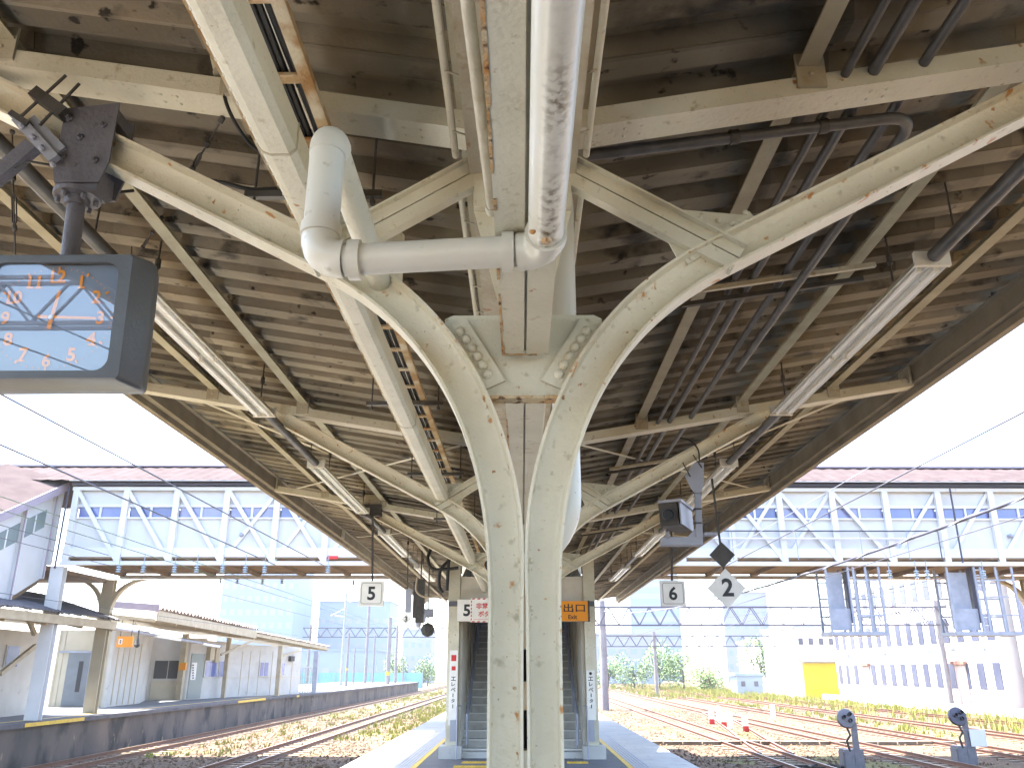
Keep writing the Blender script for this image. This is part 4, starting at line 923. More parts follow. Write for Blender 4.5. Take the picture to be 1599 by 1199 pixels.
# ------------------------------------------------------------------ platform across the tracks on the left, with its station rooms
LZ = .15
p = MB(); p.box(-26, -15.25, -12, 56, GZ, LZ - .14); p.prism([(-26, 56), (-15.25, 56), (-14.75, 62), (-14.75, 125), (-26, 125)], 'z', GZ, LZ - .14); struct(p, 'far_platform', 'wallconc')
p = MB(); p.box(-26, -15.15, -12, 56, LZ - .14, LZ); p.prism([(-26, 56), (-15.15, 56), (-14.65, 62), (-14.65, 125), (-26, 125)], 'z', LZ - .14, LZ); struct(p, 'far_platform_coping', 'wallcap')
p = MB().mesh([(-25.9, -12, LZ + .004), (-15.6, -12, LZ + .004), (-15.6, 124, LZ + .004), (-25.9, 124, LZ + .004)], [(0, 1, 2, 3)]); struct(p, 'far_platform_paving', 'asphalt')
p = MB().mesh([(-15.95, -12, LZ + .008), (-15.8, -12, LZ + .008), (-15.8, 124, LZ + .008), (-15.95, 124, LZ + .008)], [(0, 1, 2, 3)]); struct(p, 'far_platform_yellow_line', 'yellow')
p = MB()
for y0, y1, x in ((27.0, 30.6, -15.13), (47, 52, -15.13), (57.5, 58.1, -14.7)): p.box(x - .012, x + .005, y0, y1, LZ - .12, LZ - .01)
struct(p, 'edge_marking', 'yellow')

st = thing('station_building', (-19, 45, LZ), 'low pale station rooms with boarded walls and small dark windows on the left platform', 'building')
class Wall:
    def __init__(s, a, b, top, m_, th=.15, name='wall', z0=LZ):
        s.a = at(*a, Z=z0); s.b = at(*b, Z=z0); d = (s.b - s.a); d.z = 0; s.d = d.normalized(); s.n = Vector((s.d.y, -s.d.x, 0))
        if s.n.dot(Vector((0, 0, 0)) - s.a) < 0: s.n = -s.n
        v = MB(); q = [s.a, s.b, s.b - s.n * th, s.a - s.n * th]; v.prism([(p.x, p.y) for p in q], 'z', z0, top); s.o = v.build(name, m_, st)
    def hit(s, x, y):
        d = _f + _r * ((x - CX) / F) - _u * ((y - CY) / F); e = Vector((0, 0, EYE)); return e + d * ((s.a - e).dot(s.n) / d.dot(s.n))
    def panel(s, mb, x0, y0, x1, y1, out=.03, base=-.0):
        a = s.hit(x0, y1); b = s.hit(x1, y1); zt = s.hit((x0 + x1) / 2, y0).z; zb = s.hit((x0 + x1) / 2, y1).z
        q = [a + s.n * base, b + s.n * base, b + s.n * out, a + s.n * out]; return mb.prism([(p.x, p.y) for p in q], 'z', zb, zt)
    def battens(s, xs, y0, y1, wd=1.2):
        v = MB()
        for x in xs: s.panel(v, x, y0, x + wd, y1, .025)
        return v.build('batten', 'hutcream', s.o)
    def window(s, x0, y0, x1, y1, split=(), parent=None, m_='glass'):
        v = MB(); s.panel(v, x0 - 1.2, y0 - 1.2, x1 + 1.2, y1 + 1.2, .05); fr_ = v.build('window', 'hut', parent or st)
        v = MB(); ed = [x0] + list(split) + [x1]
        for i in range(len(ed) - 1): s.panel(v, ed[i] + .6, y0, ed[i + 1] - .6, y1, .062)
        v.build('pane', m_, fr_); return fr_
W0 = Wall((-60, 1126), (52, 1114), 3.0, 'hut'); W1 = Wall((74, 1103.5), (160, 1103), 3.4, 'hutcream'); WC = Wall((163, 1104), (217, 1098), 3.5, 'hut')
WS = Wall((217, 1098), (227, 1093), 3.5, 'hut'); W2 = Wall((227, 1093), (288, 1092), 3.4, 'hut'); W3 = Wall((288, 1092), (314, 1091), 3.4, 'hut'); W4 = Wall((314, 1091), (350, 1088.5), 3.3, 'hut'); W5 = Wall((350, 1088.5), (466, 1083), 3.2, 'hut')
W0.window(4, 1008, 24, 1040); WC.battens((172, 181, 190, 199, 208), 1003, 1100)
v = MB(); W1.panel(v, 95, 1018, 147, 1102, .06); d_ = v.build('door', 'door', st)
v = MB(); W1.panel(v, 117, 1032, 124, 1080, .07); W1.panel(v, 137, 1032, 142, 1080, .07); v.build('door_window', 'ink', d_)
v = MB(); W1.panel(v, 93, 1016, 149, 1019, .08); W1.panel(v, 130, 1020, 131, 1101, .066); v.build('door_frame', 'steelgrey', d_)
W1.battens((76, 84), 985, 1103)
W2.window(238, 1031, 281, 1059, (260,), m_='ink'); v = MB(); W2.panel(v, 232, 1062, 286, 1091, .04); v.build('lower_panel', 'hutcream', st)
v = MB(); W3.panel(v, 291, 1020, 312, 1090, .03); d_ = v.build('door', 'greenglass', st); v = MB(); W3.panel(v, 296, 1034, 304, 1061, .045); d2 = v.build('notice', 'white', d_)
v = MB()
for k, z in enumerate((1037, 1041, 1045, 1049, 1053, 1057)): W3.panel(v, 299, z, 301.6, z + 2.2, .055)
v.build('print', 'ink', d2)
W4.window(318, 1032, 347, 1056, (327, 338)); W5.window(404, 1034, 417, 1055, (410,)); W5.window(437, 1035, 443, 1053)
W5.battens((372, 385, 400, 420, 452), 1016, 1085, .7); v = MB(); W5.panel(v, 352, 1057, 466, 1057.8, .02); W5.panel(v, 352, 1036, 466, 1036.5, .02); v.build('batten', 'hutcream', W5.o)
v = MB(); W5.panel(v, 450, 1024, 456, 1032, .2); v.build('wall_box', 'ink', st); v = MB(); W4.panel(v, 321, 1010, 328, 1030, .25); W4.panel(v, 331, 1011, 336, 1034, .2); v.build('wall_cabinet', 'beige', st)
def spost(a, b, top_, wd, lab_m='hut'):
    p = at(a, b, Z=LZ); v = MB().box(p.x - wd / 2, p.x + wd / 2, p.y - wd / 2, p.y + wd / 2, LZ, top_); return v.build('post', lab_m, st), p
for a, b, tp, wd, m_ in ((278, 1092.5, 3.6, .30, 'beige'), (348, 1089.5, 3.5, .22, 'beige'), (432, 1086, 3.2, .26, 'beige'), (490, 1082, 3.0, .32, 'steelgrey')): spost(a, b, tp, wd, m_)
for a, b, yy in (((0, 1052), (55, 1008), 31.5), ((40, 955), (54, 990), 31.2)):
    v = MB().bar(at(*a, X=-17.0), at(*b, X=-17.0), .12, .14); v.build('diagonal_strut', 'beige', st)
def hut_roof(e0, e1, inw, rise, m_, n, amp, beam_h=.28):
    e0, e1 = Vector(e0), Vector(e1); d = (e1 - e0); perp = Vector((-1, 0, 0)); v = MB()
    for k in range(n * 2):
        a, b = e0 + d * (k / (2 * n)), e0 + d * ((k + 1) / (2 * n)); za, zb = (amp if k % 2 else 0), (0 if k % 2 else amp)
        v.mesh([a + Vector((0, 0, za)), b + Vector((0, 0, zb)), b + perp * inw + Vector((0, 0, rise + zb)), a + perp * inw + Vector((0, 0, rise + za))], [(0, 1, 2, 3)])
    r_ = v.build('roof', m_, st); md = r_.modifiers.new('thickness', 'SOLIDIFY'); md.thickness = .03
    u = Vector((-.12, 0, -beam_h / 2 - .05)); v = MB().bar(e0 + u, e1 + u, .08, beam_h); v.build('eave_beam', 'beige', r_)
    m = max(3, int(d.length / 2.2))
    for k in range(m + 1): a = e0 + d * (k / m) + Vector((-.2, 0, -beam_h - .06)); MB().bar(a, a + perp * (inw * .8) + Vector((0, 0, rise * .55)), .09, .14).build('rafter', 'beige', r_)
    u = Vector((-1.3, 0, -beam_h + .12)); v = MB().mesh([e0 + u, e1 + u, e1 + u + perp * (inw - 1.3), e0 + u + perp * (inw - 1.3)], [(0, 1, 2, 3)]); v.build('ceiling', 'beige', r_)
    return r_
hut_roof((-15.35, 14, 3.46), (-15.35, 32.6, 3.46), 3.2, .95, 'greyroof', 90, .05)
hut_roof((-15.95, 37.6, 4.22), (-15.95, 52, 3.98), 3.6, .55, 'hutroof', 34, .15, .42)
hut_roof((-16.0, 52.2, 3.85), (-15.0, 67.5, 3.42), 3.6, .55, 'hutroof', 60, .05, .18)
v = MB().bar((-15.95, 37.4, 4.26), (-18.2, 37.4, 4.42), .06, .30); v.build('gable_board', 'fascia', st)
v = MB().bar(at(395, 1000, X=-15.8), at(345, 1022, X=-17.0), .1, .12); v.bar(at(470, 1015, X=-15.2), at(440, 1024, X=-16), .1, .1); v.build('roof_brace', 'beige', st)
t = thing('platform_lights', (-16.7, 40, 3.3), 'row of pale tube lights under the eaves of the left station rooms', 'light')
a, b = at(104, 968, X=-16.7), at(345, 1009, X=-16.7); v = MB().tube([a, b], .07, 8); v.build('conduit', 'steelgrey', t)
for x0, x1 in ((215, 256), (300, 336)):
    p0, p1 = a + (b - a) * ((x0 - 104) / 241), a + (b - a) * ((x1 - 104) / 241); MB().bar(p0 + Vector((.1, 0, -.04)), p1 + Vector((.1, 0, -.04)), .14, .1).build('tube_light', 'white', t)
c0, c1 = at(181, 1010, Y=36.2), at(208, 993, Y=36.2); t = thing('guide_sign', (c0.x, 36.2, c0.z), 'orange hanging guide sign under the left station roof', 'sign')
MB().box(c0.x, c1.x, 36.2, 36.3, c0.z, c1.z).build('board', 'orange', t); v = MB(); v.box(c0.x + .08, c0.x + .24, 36.19, 36.199, c0.z + .12, c1.z - .1); v.build('pictogram', 'white', t); v = MB(); v.lathe((c0.x + .16, 36.189, c1.z - .17), (0, -1, 0), [(.03, 0), (.03, .004)], 10); v.box(c0.x + .135, c0.x + .185, 36.185, 36.1895, c0.z + .15, c1.z - .21); v.build('print', 'ink', t)
v = MB(); v.tube([(c0.x + .1, 36.25, c1.z), (c0.x + .1, 36.25, 3.7)], .015, 6); v.tube([(c1.x - .1, 36.25, c1.z), (c1.x - .1, 36.25, 3.7)], .015, 6); v.build('hanger_rod', 'dark', t)
c = at(214, 1006, Y=35.6); t = thing('platform_camera', c, 'dark dome camera on looping cables beside the orange guide sign', 'camera')
v = MB().lathe(c, (0, 0, 1), [(.04, -.12), (.11, -.06), (.12, 0), (.09, .05), (.03, .3), (.03, .6)], 12); v.build('dome', 'dark', t, True); v = MB().tube([c + Vector((0, 0, .6)), c + Vector((-.2, 0, .85)), c + Vector((-.5, 0, .7)), c + Vector((-.8, .1, .8))], .02, 6); v.build('cable', 'cable', t, True)
c0, c1 = at(292, 1023, Y=50), at(306, 1015, Y=50); t = thing('notice_sign', c0, 'small white and red notice hanging above the green station door', 'sign'); MB().box(c0.x, c1.x, 50, 50.06, c0.z, c1.z).build('board', 'white', t); v = MB(); v.box(c0.x + .05, c0.x + .3, 49.99, 49.998, c0.z + .06, c1.z - .06); v.box(c1.x - .18, c1.x - .05, 49.99, 49.998, c0.z + .06, c1.z - .06); v.build('print', 'red', t)
v = MB().tube([((c0.x + c1.x) / 2, 50.03, c1.z), ((c0.x + c1.x) / 2, 50.03, 3.9)], .012, 6); v.build('hanger_rod', 'dark', t)
c0, c1 = at(281, 1046, Y=47.5), at(290, 1034, Y=47.5); p_ = at(278, 1092.5, Z=LZ); t = thing('post_box', (c1.x, p_.y - .2, c0.z), 'orange box fixed on a beige post of the left station', 'box')
v = MB(); s_ = p_.y / 47.5; v.box(p_.x - .05, p_.x + .32, p_.y - .34, p_.y - .16, c0.z, c1.z - .04); v.build('housing', 'orange', t); v = MB(); v.box(p_.x - .07, p_.x + .34, p_.y - .36, p_.y - .14, c1.z - .04, c1.z); v.build('lid', 'yellow', t)
t = thing('platform_fence', (-15.3, 68, LZ), 'pale wire fence beside the end post of the left station rooms', 'fence')
v = MB(); a, b = at(468, 1082, Z=LZ), at(488, 1081, Z=LZ)
for k in range(6): q = a + (b - a) * (k / 5); v.box(q.x - .03, q.x + .03, q.y - .03, q.y + .03, LZ, LZ + 1.8)
v.build('post', 'hut', t); v = MB()
for z in (.5, 1.1, 1.75): v.bar(a + Vector((0, 0, z)), b + Vector((0, 0, z)), .04, .04)
v.build('rail', 'hut', t)

# ------------------------------------------------------------------ tracks
def make_track(lab, pts, group=None, sleepers=True):
    """pts: centre line (x, y)"""
    t = thing('railway_track', (pts[0][0], pts[0][1], GZ), lab, 'railway track', group)
    P = [Vector((x, y, 0)) for x, y in pts]; N_ = []
    for i in range(len(P)):
        d = (P[min(i + 1, len(P) - 1)] - P[max(i - 1, 0)]).normalized(); N_.append(Vector((d.y, -d.x, 0)))
    for s_ in (-1, 1):
        v = MB(); top = MB()
        prof = [(-.065, .02), (.065, .02), (.065, .035), (.012, .05), (.012, .115), (.034, .125), (.034, .15), (-.034, .15), (-.034, .125), (-.012, .115), (-.012, .05), (-.065, .035)]
        k = len(prof); vs = [P[i] + N_[i] * (s_ * .535 + a) + Vector((0, 0, GZ + z)) for i in range(len(P)) for a, z in prof]
        v.mesh(vs, [(i * k + j, i * k + (j + 1) % k, (i + 1) * k + (j + 1) % k, (i + 1) * k + j) for i in range(len(P) - 1) for j in range(k)] + [tuple(range(k)), tuple((len(P) - 1) * k + j for j in range(k))])
        r_ = v.build('rail', 'rail', t)
        vs = [P[i] + N_[i] * (s_ * .535 + a) + Vector((0, 0, GZ + .1535)) for i in range(len(P)) for a in (-.018, .018)]
        top.mesh(vs, [(2 * i, 2 * i + 1, 2 * i + 3, 2 * i + 2) for i in range(len(P) - 1)]); top.build('running_surface', 'railtop', r_)
    if sleepers:
        v = MB()
        for i in range(len(P) - 1):
            a, b = P[i], P[i + 1]; L = (b - a).length; n = max(1, int(L / .68)); d = (b - a).normalized(); nn = Vector((d.y, -d.x, 0))
            for k in range(n):
                c = a + (b - a) * ((k + .5) / n); j = random.uniform(-.02, .02); v.bar(c - nn * 1.0 + Vector((0, 0, GZ - .03 + j * .3)), c + nn * 1.0 + Vector((0, 0, GZ - .03 - j * .3)), .22, .10)
        tag(v.build('sleepers', 'sleeper', t), kind='stuff')
    return t
make_track('rusty track running right along the foot of the left platform wall', [(-13.9, 5), (-13.9, 60), (-13.9, 140), (-13.7, 260)])
make_track('rusty track on the left, between the wall-side track and the viewer\'s platform', [(-8.8, 5), (-8.8, 60), (-8.8, 120), (-9.4, 260)])
make_track('nearest rusty track on the right, beside the red and white marker posts', [(8.55, 5), (8.55, 60), (8.9, 120), (7, 260)])
make_track('second rusty track on the right, in front of the two dwarf signals\' far side', [(12.9, 5), (12.9, 70), (13.4, 120), (12.6, 260)])
make_track('third rusty track on the right', [(17.0, 5), (17.0, 80), (17.0, 150), (17.4, 260)])
make_track('fourth rusty track on the right, next to the yellow grass', [(21.6, 5), (21.6, 90), (21, 160), (22, 260)])
make_track('farthest rusty track on the right, along the grass verge of the white building', [(27.2, 5), (26.6, 50), (25.4, 90), (24.6, 160), (24.6, 260)])
make_track('rusty crossover track slanting between the first and second right tracks', [(8.75, 31), (9.4, 36), (10.6, 44), (11.9, 53), (12.7, 60)], sleepers=False)

# grass on the verges and between the tracks: blades beyond counting
v = MB()
def tufts(n, fx, y0, y1, h0, h1, cl=9):
    for _ in range(n):
        y = random.uniform(y0, y1); x = fx(y); s_ = random.uniform(.1, .5)
        for k in range(cl):
            a = random.uniform(0, 6.283); r = random.uniform(0, s_); bx_, by_ = x + r * math.cos(a), y + r * math.sin(a); h = random.uniform(h0, h1); w_ = random.uniform(.02, .05); l_ = random.uniform(-.4, .4) * h; c, s2 = math.cos(a * 3), math.sin(a * 3)
            v.mesh([(bx_ - c * w_, by_ - s2 * w_, GZ - .01), (bx_ + c * w_, by_ + s2 * w_, GZ - .01), (bx_ + l_ * c, by_ + l_ * s2, GZ + h)], [(0, 1, 2)])
U = random.uniform
tufts(700, lambda y: U(-8.0, -3.6), 38, 120, .08, .35); tufts(260, lambda y: U(-12.9, -9.9), 30, 120, .06, .22); tufts(900, lambda y: U(22.8, 31), 40, 150, .15, .6); tufts(500, lambda y: U(14, 30), 90, 170, .2, .8); tufts(250, lambda y: U(18.2, 20.4), 40, 120, .08, .3); tufts(300, lambda y: U(-12, 6), 120, 200, .2, .8)
tag(v.build('grass', 'grass'), kind='stuff')

# loose ballast stones beyond counting
v = MB(); OCT = [(0, 2, 4), (2, 1, 4), (1, 3, 4), (3, 0, 4), (2, 0, 5), (1, 2, 5), (3, 1, 5), (0, 3, 5)]
for _ in range(12000):
    y = 24 + 46 * random.random() ** 1.6; x = random.choice((U(3.4, 26), U(3.4, 12), U(-15, -3.5), U(-15, -3.5))); q = U(.025, .075)
    v.mesh([(x + q * U(.7, 1.2), y, GZ), (x - q * U(.7, 1.2), y, GZ), (x, y + q * U(.7, 1.2), GZ), (x, y - q * U(.7, 1.2), GZ), (x + U(-.02, .02), y, GZ + q * U(.5, 1.1)), (x, y, GZ - q * .5)], OCT)
tag(v.build('ballast_stones', 'stone'), kind='stuff')

# dwarf signals, marker posts, trough
def dwarf(x, y, lab, tilt):
    t = thing('dwarf_signal', (x, y, GZ), lab, 'signal'); z = GZ
    v = MB(); v.box(x - .30, x + .28, y - .22, y + .25, z, z + .55); v.box(x - .34, x - .301, y - .2, y + .2, z + .1, z + .48); v.build('base_box', 'bracket', t)
    v = MB(); v.box(x + .0, x + .16, y - .235, y - .15, z + .0, z + 1.05); v.box(x + .06, x + .22, y - .1, y, z + .5, z + 1.3); v.build('mast', 'bracket', t)
    hx_ = x - .08; v = MB().lathe((hx_, y - .1, z + 1.42), (0, -1, .25), [(.10, -.12), (.27, -.08), (.29, .0), (.27, .05), (.23, .06)], 18); hd = v.build('signal_head', 'gutter' if tilt else 'bracket', t, True)
    v = MB()
    for dx, dz in ((-.1, .02), (.08, .1), (.08, -.08)): v.lathe((hx_ + dx, y - .165, z + 1.435 + dz), (0, -1, .25), [(.055, 0), (.06, .10), (.05, .10), (.045, .01)], 10)
    v.build('lens_hood', 'ink', hd)
    v = MB().tube([(x - .12, y - .2, z + .5), (x - .18, y - .22, z + .8), (x - .06, y - .22, z + .95), (x - .12, y - .2, z + 1.15)], .035, 7); v.build('cable', 'cable', t, True)
    if tilt: v = MB(); v.box(x + .12, x + .62, y - .30, y - .27, z + .55, z + 1.05); v.build('plate', 'bridge_panel', t)
    return t
dwarf(10.05, 27.6, 'blue-grey dwarf signal with round head in the ballast, left of two', False)
dwarf(14.05, 28.8, 'dark dwarf signal with a white square plate in the ballast near the right edge', True)
for i, (px, pyb, h, red, lab) in enumerate(((1112, 1130, .72, 1, 'white marker post with red foot, leftmost of the group between the right tracks'), (1124, 1126, .80, 0, 'plain white marker post standing just behind the leftmost red-footed one'), (1131, 1135, .62, 1, 'white marker post with red foot, right of the leftmost one'),
        (1141, 1138, .78, 0, 'plain white marker post, tallest at the middle of the group'), (1165, 1142, .66, 1, 'white marker post with faint red foot, at the right end of the group'), (1208, 1122, .80, 0, 'lone plain white marker post farther right along the tracks'))):
    p = at(px, pyb, Z=GZ); t = thing('marker_post', p, lab, 'marker post')
    v = MB(); v.box(p.x - .14, p.x + .14, p.y - .05, p.y + .05, GZ + (.26 if red else 0), GZ + h); v.prism([(p.x - .14, GZ + h), (p.x + .14, GZ + h), (p.x + .06, GZ + h + .06), (p.x - .06, GZ + h + .06)], 'y', p.y - .05, p.y + .05); v.build('post', 'white', t)
    if red: MB().box(p.x - .14, p.x + .14, p.y - .052, p.y + .052, GZ, GZ + .258).build('red_foot', 'red', t)
t = thing('cable_trough', (8, 36.2, GZ), 'brown cable trough crossing the ballast from the right platform edge', 'trough')
for k in range(16): x = 4.9 + k * .78; MB().box(x, x + .74, 36.1 + U(-.03, .03), 36.42 + U(-.03, .03), GZ - .02, GZ + .13 + U(-.01, .02)).build('trough_lid', 'sleeper', t)
t = thing('cable_coil', (9.0, 27.4, GZ), 'tangle of black cable on the ballast beside the left dwarf signal', 'cable')
v = MB().tube([(9.7, 27.5, GZ + .04)] + [(9.2 + .5 * math.cos(k * .9), 27.6 + .4 * math.sin(k * .9), GZ + .05 + .01 * (k % 3)) for k in range(16)] + [(8.0, 27.9, GZ + .04), (7.4, 27.3, GZ + .04)], .035, 6); v.build('cable', 'cable', t, True)

# ------------------------------------------------------------------ poles, gantries, wires
def pole(a, top_y, Zb, r, lab, band=None, name='catenary_pole', m_='pole', arms=()):
    p = at(*a, Z=Zb); zt = EYE + (at(a[0], top_y, Y=p.y).z - EYE); t = thing(name, p, lab, 'pole')
    MB().tube([p, (p.x, p.y, zt)], [r, r * .8], 10).build('shaft', m_, t, True)
    if band: zb0, zb1 = at(a[0], band[1], Y=p.y).z, at(a[0], band[0], Y=p.y).z; MB().tube([(p.x, p.y, zb0), (p.x, p.y, zb1)], r * 1.06, 10).build('band', 'yellow', t, True)
    for dz, L in arms: v = MB(); v.tube([(p.x, p.y, zt - dz), (p.x + L, p.y, zt - dz + .15)], .05, 6); v.tube([(p.x, p.y, zt - dz + .9), (p.x + L * .9, p.y, zt - dz + .2)], .035, 6); v.build('arm', 'steelgrey', t)
    return t
pole((605, 1068), 964, LZ, .26, 'thick concrete pole with yellow band on the far end of the left platform', (1048, 1054), arms=((.8, 2.0),))
pole((540, 1071), 988, LZ, .14, 'thin pole with small yellow band nearest the left station rooms', (1043, 1046))
pole((551, 1070), 1010, LZ, .10, 'short pale pole right of the thin yellow-banded one')
pole((582, 1066), 992, LZ, .13, 'slim grey pole left of the thick yellow-banded pole')
pole((617, 1066), 975, LZ, .2, 'pale blue-grey pole right of the thick yellow-banded pole')
pole((629, 1064), 1030, LZ, .12, 'short white lamp pole near the end of the left platform')
pole((675, 1064), 992, GZ, .16, 'slender lattice-like pole beside the left rails far away')
pole((570, 1066), 915, LZ, .2, 'tall pale pole seen just below the footbridge left of the number 5 sign', arms=((.5, -2.2),))
pole((532, 1070), 925, LZ, .16, 'tall dark mast in front of the blue building on the left', m_='steelgrey', arms=((1.0, 1.8), (2.6, -1.6)))
def gantry(y, x0, x1, z0, z1, posts, lab, n):
    t = thing('catenary_gantry', ((x0 + x1) / 2, y, GZ), lab, 'gantry'); v = MB()
    for z in (z0, z1):
        for dy in (-.25, .25): v.bar((x0, y + dy, z), (x1, y + dy, z), .09, .09)
    v.build('chord', 'gantry', t); v = MB()
    for k in range(n):
        xa, xb = x0 + (x1 - x0) * k / n, x0 + (x1 - x0) * (k + 1) / n
        for dy in (-.25, .25): v.bar((xa, y + dy, z0 if k % 2 else z1), (xb, y + dy, z1 if k % 2 else z0), .07, .05)
    v.build('lattice', 'gantry', t)
    for x, r in posts: MB().tube([(x, y, GZ), (x, y, z1 + .5)], [r, r * .85], 10).build('post', 'pole', t, True)
    return t
gantry(67, 5.2, 33.8, 5.0, 6.35, ((6.3, .30), (32.3, .24)), 'near lattice gantry spanning the right tracks between two thick poles', 36)
gantry(104, 10, 37, 4.4, 5.6, ((15.9, .22), (36.5, .22)), 'far lattice gantry spanning the right tracks, just under the near one', 36)
gantry(118, -30, -6, 6.0, 7.2, ((-29, .2), (-6.6, .2)), 'pale distant lattice gantry over the left tracks in front of the blue building', 30)
gantry(-13, -20, -4.6, 6.8, 7.9, ((-17.6, .2), (-5.1, .2)), 'lattice gantry standing behind the viewer over the left tracks, mirrored in the clock glass', 16)
for px, pyb, top, r, lab in ((951, 1060, 1010, .15, 'slim pole left of the green bushes on the right'), (1048, 1060, 1000, .16, 'thin pole rising from the bushes on the right'), (1110, 1058, 985, .2, 'red and white banded mast far away behind the bushes'), (1147, 1062, 995, .15, 'thin pole in front of the round tree beside the white building'), (972, 1062, 1000, .13, 'thinnest pole between the thick gantry pole and the bushes')):
    pole((px, pyb), top, GZ, r, lab)
def wire(a, b, r, lab, m_='wire', sag=0.0):
    a, b = Vector(a), Vector(b); n = 16 if sag else 1
    pts = [a + (b - a) * (k / n) - Vector((0, 0, 4 * sag * (k / n) * (1 - k / n))) for k in range(n + 1)]
    return tag(MB().tube(pts, r, 6).build('overhead_wire', m_), lab, 'wire')
wire((-6.5, -30, 4.9), (-6.5, 28.3, 4.92), .014, 'upper dark wire of the left tracks ending at the footbridge underside')
wire((-8.45, -30, 5.2), (-8.3, 28.2, 5.02), .017, 'thick blue-black wire crossing in front of the left footbridge windows')
wire((-8.8, -30, 4.22), (-8.8, 120, 4.22), .009, 'contact wire above the nearer left track', 'wire_green')
wire((-8.6, -30, 4.40), (-9.0, 120, 4.42), .009, 'second greenish wire just above the nearer left contact wire', 'wire_green')
wire((-13.9, -30, 5.0), (-13.9, 120, 5.0), .011, 'contact wire above the track by the left platform wall')
wire((-13.9, -30, 5.35), (-13.9, 28.0, 5.32), .011, 'messenger wire above the track by the left platform wall')
wire((-15.4, -10, 3.72), (-15.6, 60, 3.95), .009, 'low thin wire along the left platform eaves')
wire((-4.9, -30, 5.0), (-5.2, 28.2, 5.05), .006, 'faint thin wire nearest the left canopy eave')
wire((6.5, -30, 4.82), (6.5, 28.3, 4.80), .012, 'dark wire crossing the right footbridge roof')
wire((6.15, -30, 5.12), (6.3, 28.3, 5.10), .006, 'pale thin wire above the dark wire on the right', 'steelgrey')
wire((8.6, -30, 4.15), (8.6, 120, 4.15), .009, 'contact wire above the nearest right track')
wire((12.9, 26, 4.35), (12.9, 120, 4.2), .010, 'contact wire above the second right track')
wire((18.5, 8, 4.55), (13.5, 67, 5.2), .010, 'slack wire at the right edge running to the near gantry')
# thick spiral cable to the gantry pole
a, b = Vector((10.4, 8, 5.25)), Vector((6.4, 66.7, 6.0)); pts = []; pt2 = []
for k in range(161):
    f_ = k / 160; c = a + (b - a) * f_ - Vector((0, 0, 4 * 1.05 * f_ * (1 - f_))); pts.append(c); ang = f_ * 160; pt2.append(c + Vector((math.cos(ang) * .035, 0, math.sin(ang) * .035)))
t = thing('bundled_cable', a, 'thick sagging cable wrapped in a spiral, from the right edge to the near gantry pole', 'cable')
MB().tube(pts, .03, 7).build('cable_core', 'wire', t, True); MB().tube(pt2, .013, 5).build('spiral_wrap', 'steelgrey', t, True)

# ------------------------------------------------------------------ buildings on the right and far away
def building(name, x0, x1, y0, y1, z1, m_, lab, rows=(), face='y', roof_m=None, win=(1.0, 1.5), cols=6, wm='bglass', bands=False):
    t = thing(name, ((x0 + x1) / 2, y0, GZ), lab, 'building'); MB().box(x0, x1, y0, y1, GZ, z1).build('wall', m_, t)
    MB().box(x0 - .2, x1 + .2, y0 - .2, y1 + .2, z1 + .002, z1 + .35).build('roof', roof_m or m_, t)
    for z in rows:
        if bands:
            MB().box(x0 + .6, x1 - .6, y0 - .06, y0 - .01, z, z + win[1]).build('window_band', wm, t)
            continue
        for k in range(cols):
            if face == 'x': y = y0 + (y1 - y0) * (k + .5) / cols; v = MB().box(x0 - .05, x0 - .01, y - win[0] / 2, y + win[0] / 2, z, z + win[1])
            else: x = x0 + (x1 - x0) * (k + .5) / cols; v = MB().box(x - win[0] / 2, x + win[0] / 2, y0 - .05, y0 - .01, z, z + win[1])
            v.build('window', wm, t)
    return t
wb = building('office_building', 33.0, 46, 60, 92, 11.2, 'bwhite', 'long white three-storey building with rows of narrow windows beyond the right tracks', (.4, 3.7, 7.1), 'x', win=(.95, 1.8), cols=15)
for y in (66, 84): MB().box(32.7, 32.99, y - 1.0, y + 1.0, 2.1, 2.35).build('door_canopy', 'brownwin', wb); 
for y in (66, 84): MB().box(32.9, 32.985, y - .8, y + .8, GZ, 2.05).build('door', 'bpink', wb)
for z in (3.15, 6.5): MB().box(32.9, 32.99, 60, 92, z, z + .14).build('ledge', 'bgrey', wb)
for y in (62.1, 70.6, 79.2, 88): MB().tube([(32.88, y, GZ), (32.88, y, 11.1)], .07, 6).build('rain_pipe', 'bgrey', wb)
pb = building('pink_building', 33.8, 48, 34, 59.4, 9.5, 'bpink', 'pale pink block with tall windows at the right edge', (.2, 4.2), 'x', win=(1.6, 2.4), cols=7)
yb = building('depot_building', 30.6, 38.5, 97, 110, 6.2, 'bwhite', 'white depot with a bright yellow shutter beyond the right tracks', (4.4,), 'y', 'bgrey', (.5, .7), 7)
MB().box(31.1, 37.4, 96.85, 96.97, GZ, 2.45).build('shutter', 'byellow', yb); MB().box(36.6, 37.6, 96.6, 96.82, GZ, 1.2).build('side_door', 'hutcream', yb); MB().prism([(95.2, 2.7), (97, 3.4), (97, 3.3), (95.2, 2.6)], 'x', 30.6, 38.5).build('awning', 'bgrey', yb)
building('white_house', 33.5, 41, 122, 135, 5.6, 'bwhite', 'plain white flat-roofed building between the trees and the yellow shutter', (1.0,), 'y', win=(.9, 1.2), cols=3)
building('white_annex', 41.2, 45.5, 118, 128, 4.2, 'bwhite', 'lower white annex against the plain white building', (.6,), 'y', win=(.6, 1.0), cols=2)
building('small_hut', 27.3, 30.6, 112, 115, 1.05, 'bblue', 'small pale blue hut in the grass below the round tree', (-.2,), 'y', win=(.5, .6), cols=2)
building('tower_block', 33, 48, 260, 280, 40, 'bblue', 'tall pale blue block with bands of windows right of the canopy end', [2 + 3.4 * k for k in range(11)], 'y', win=(1, 1.5), bands=True, wm='bgrey')
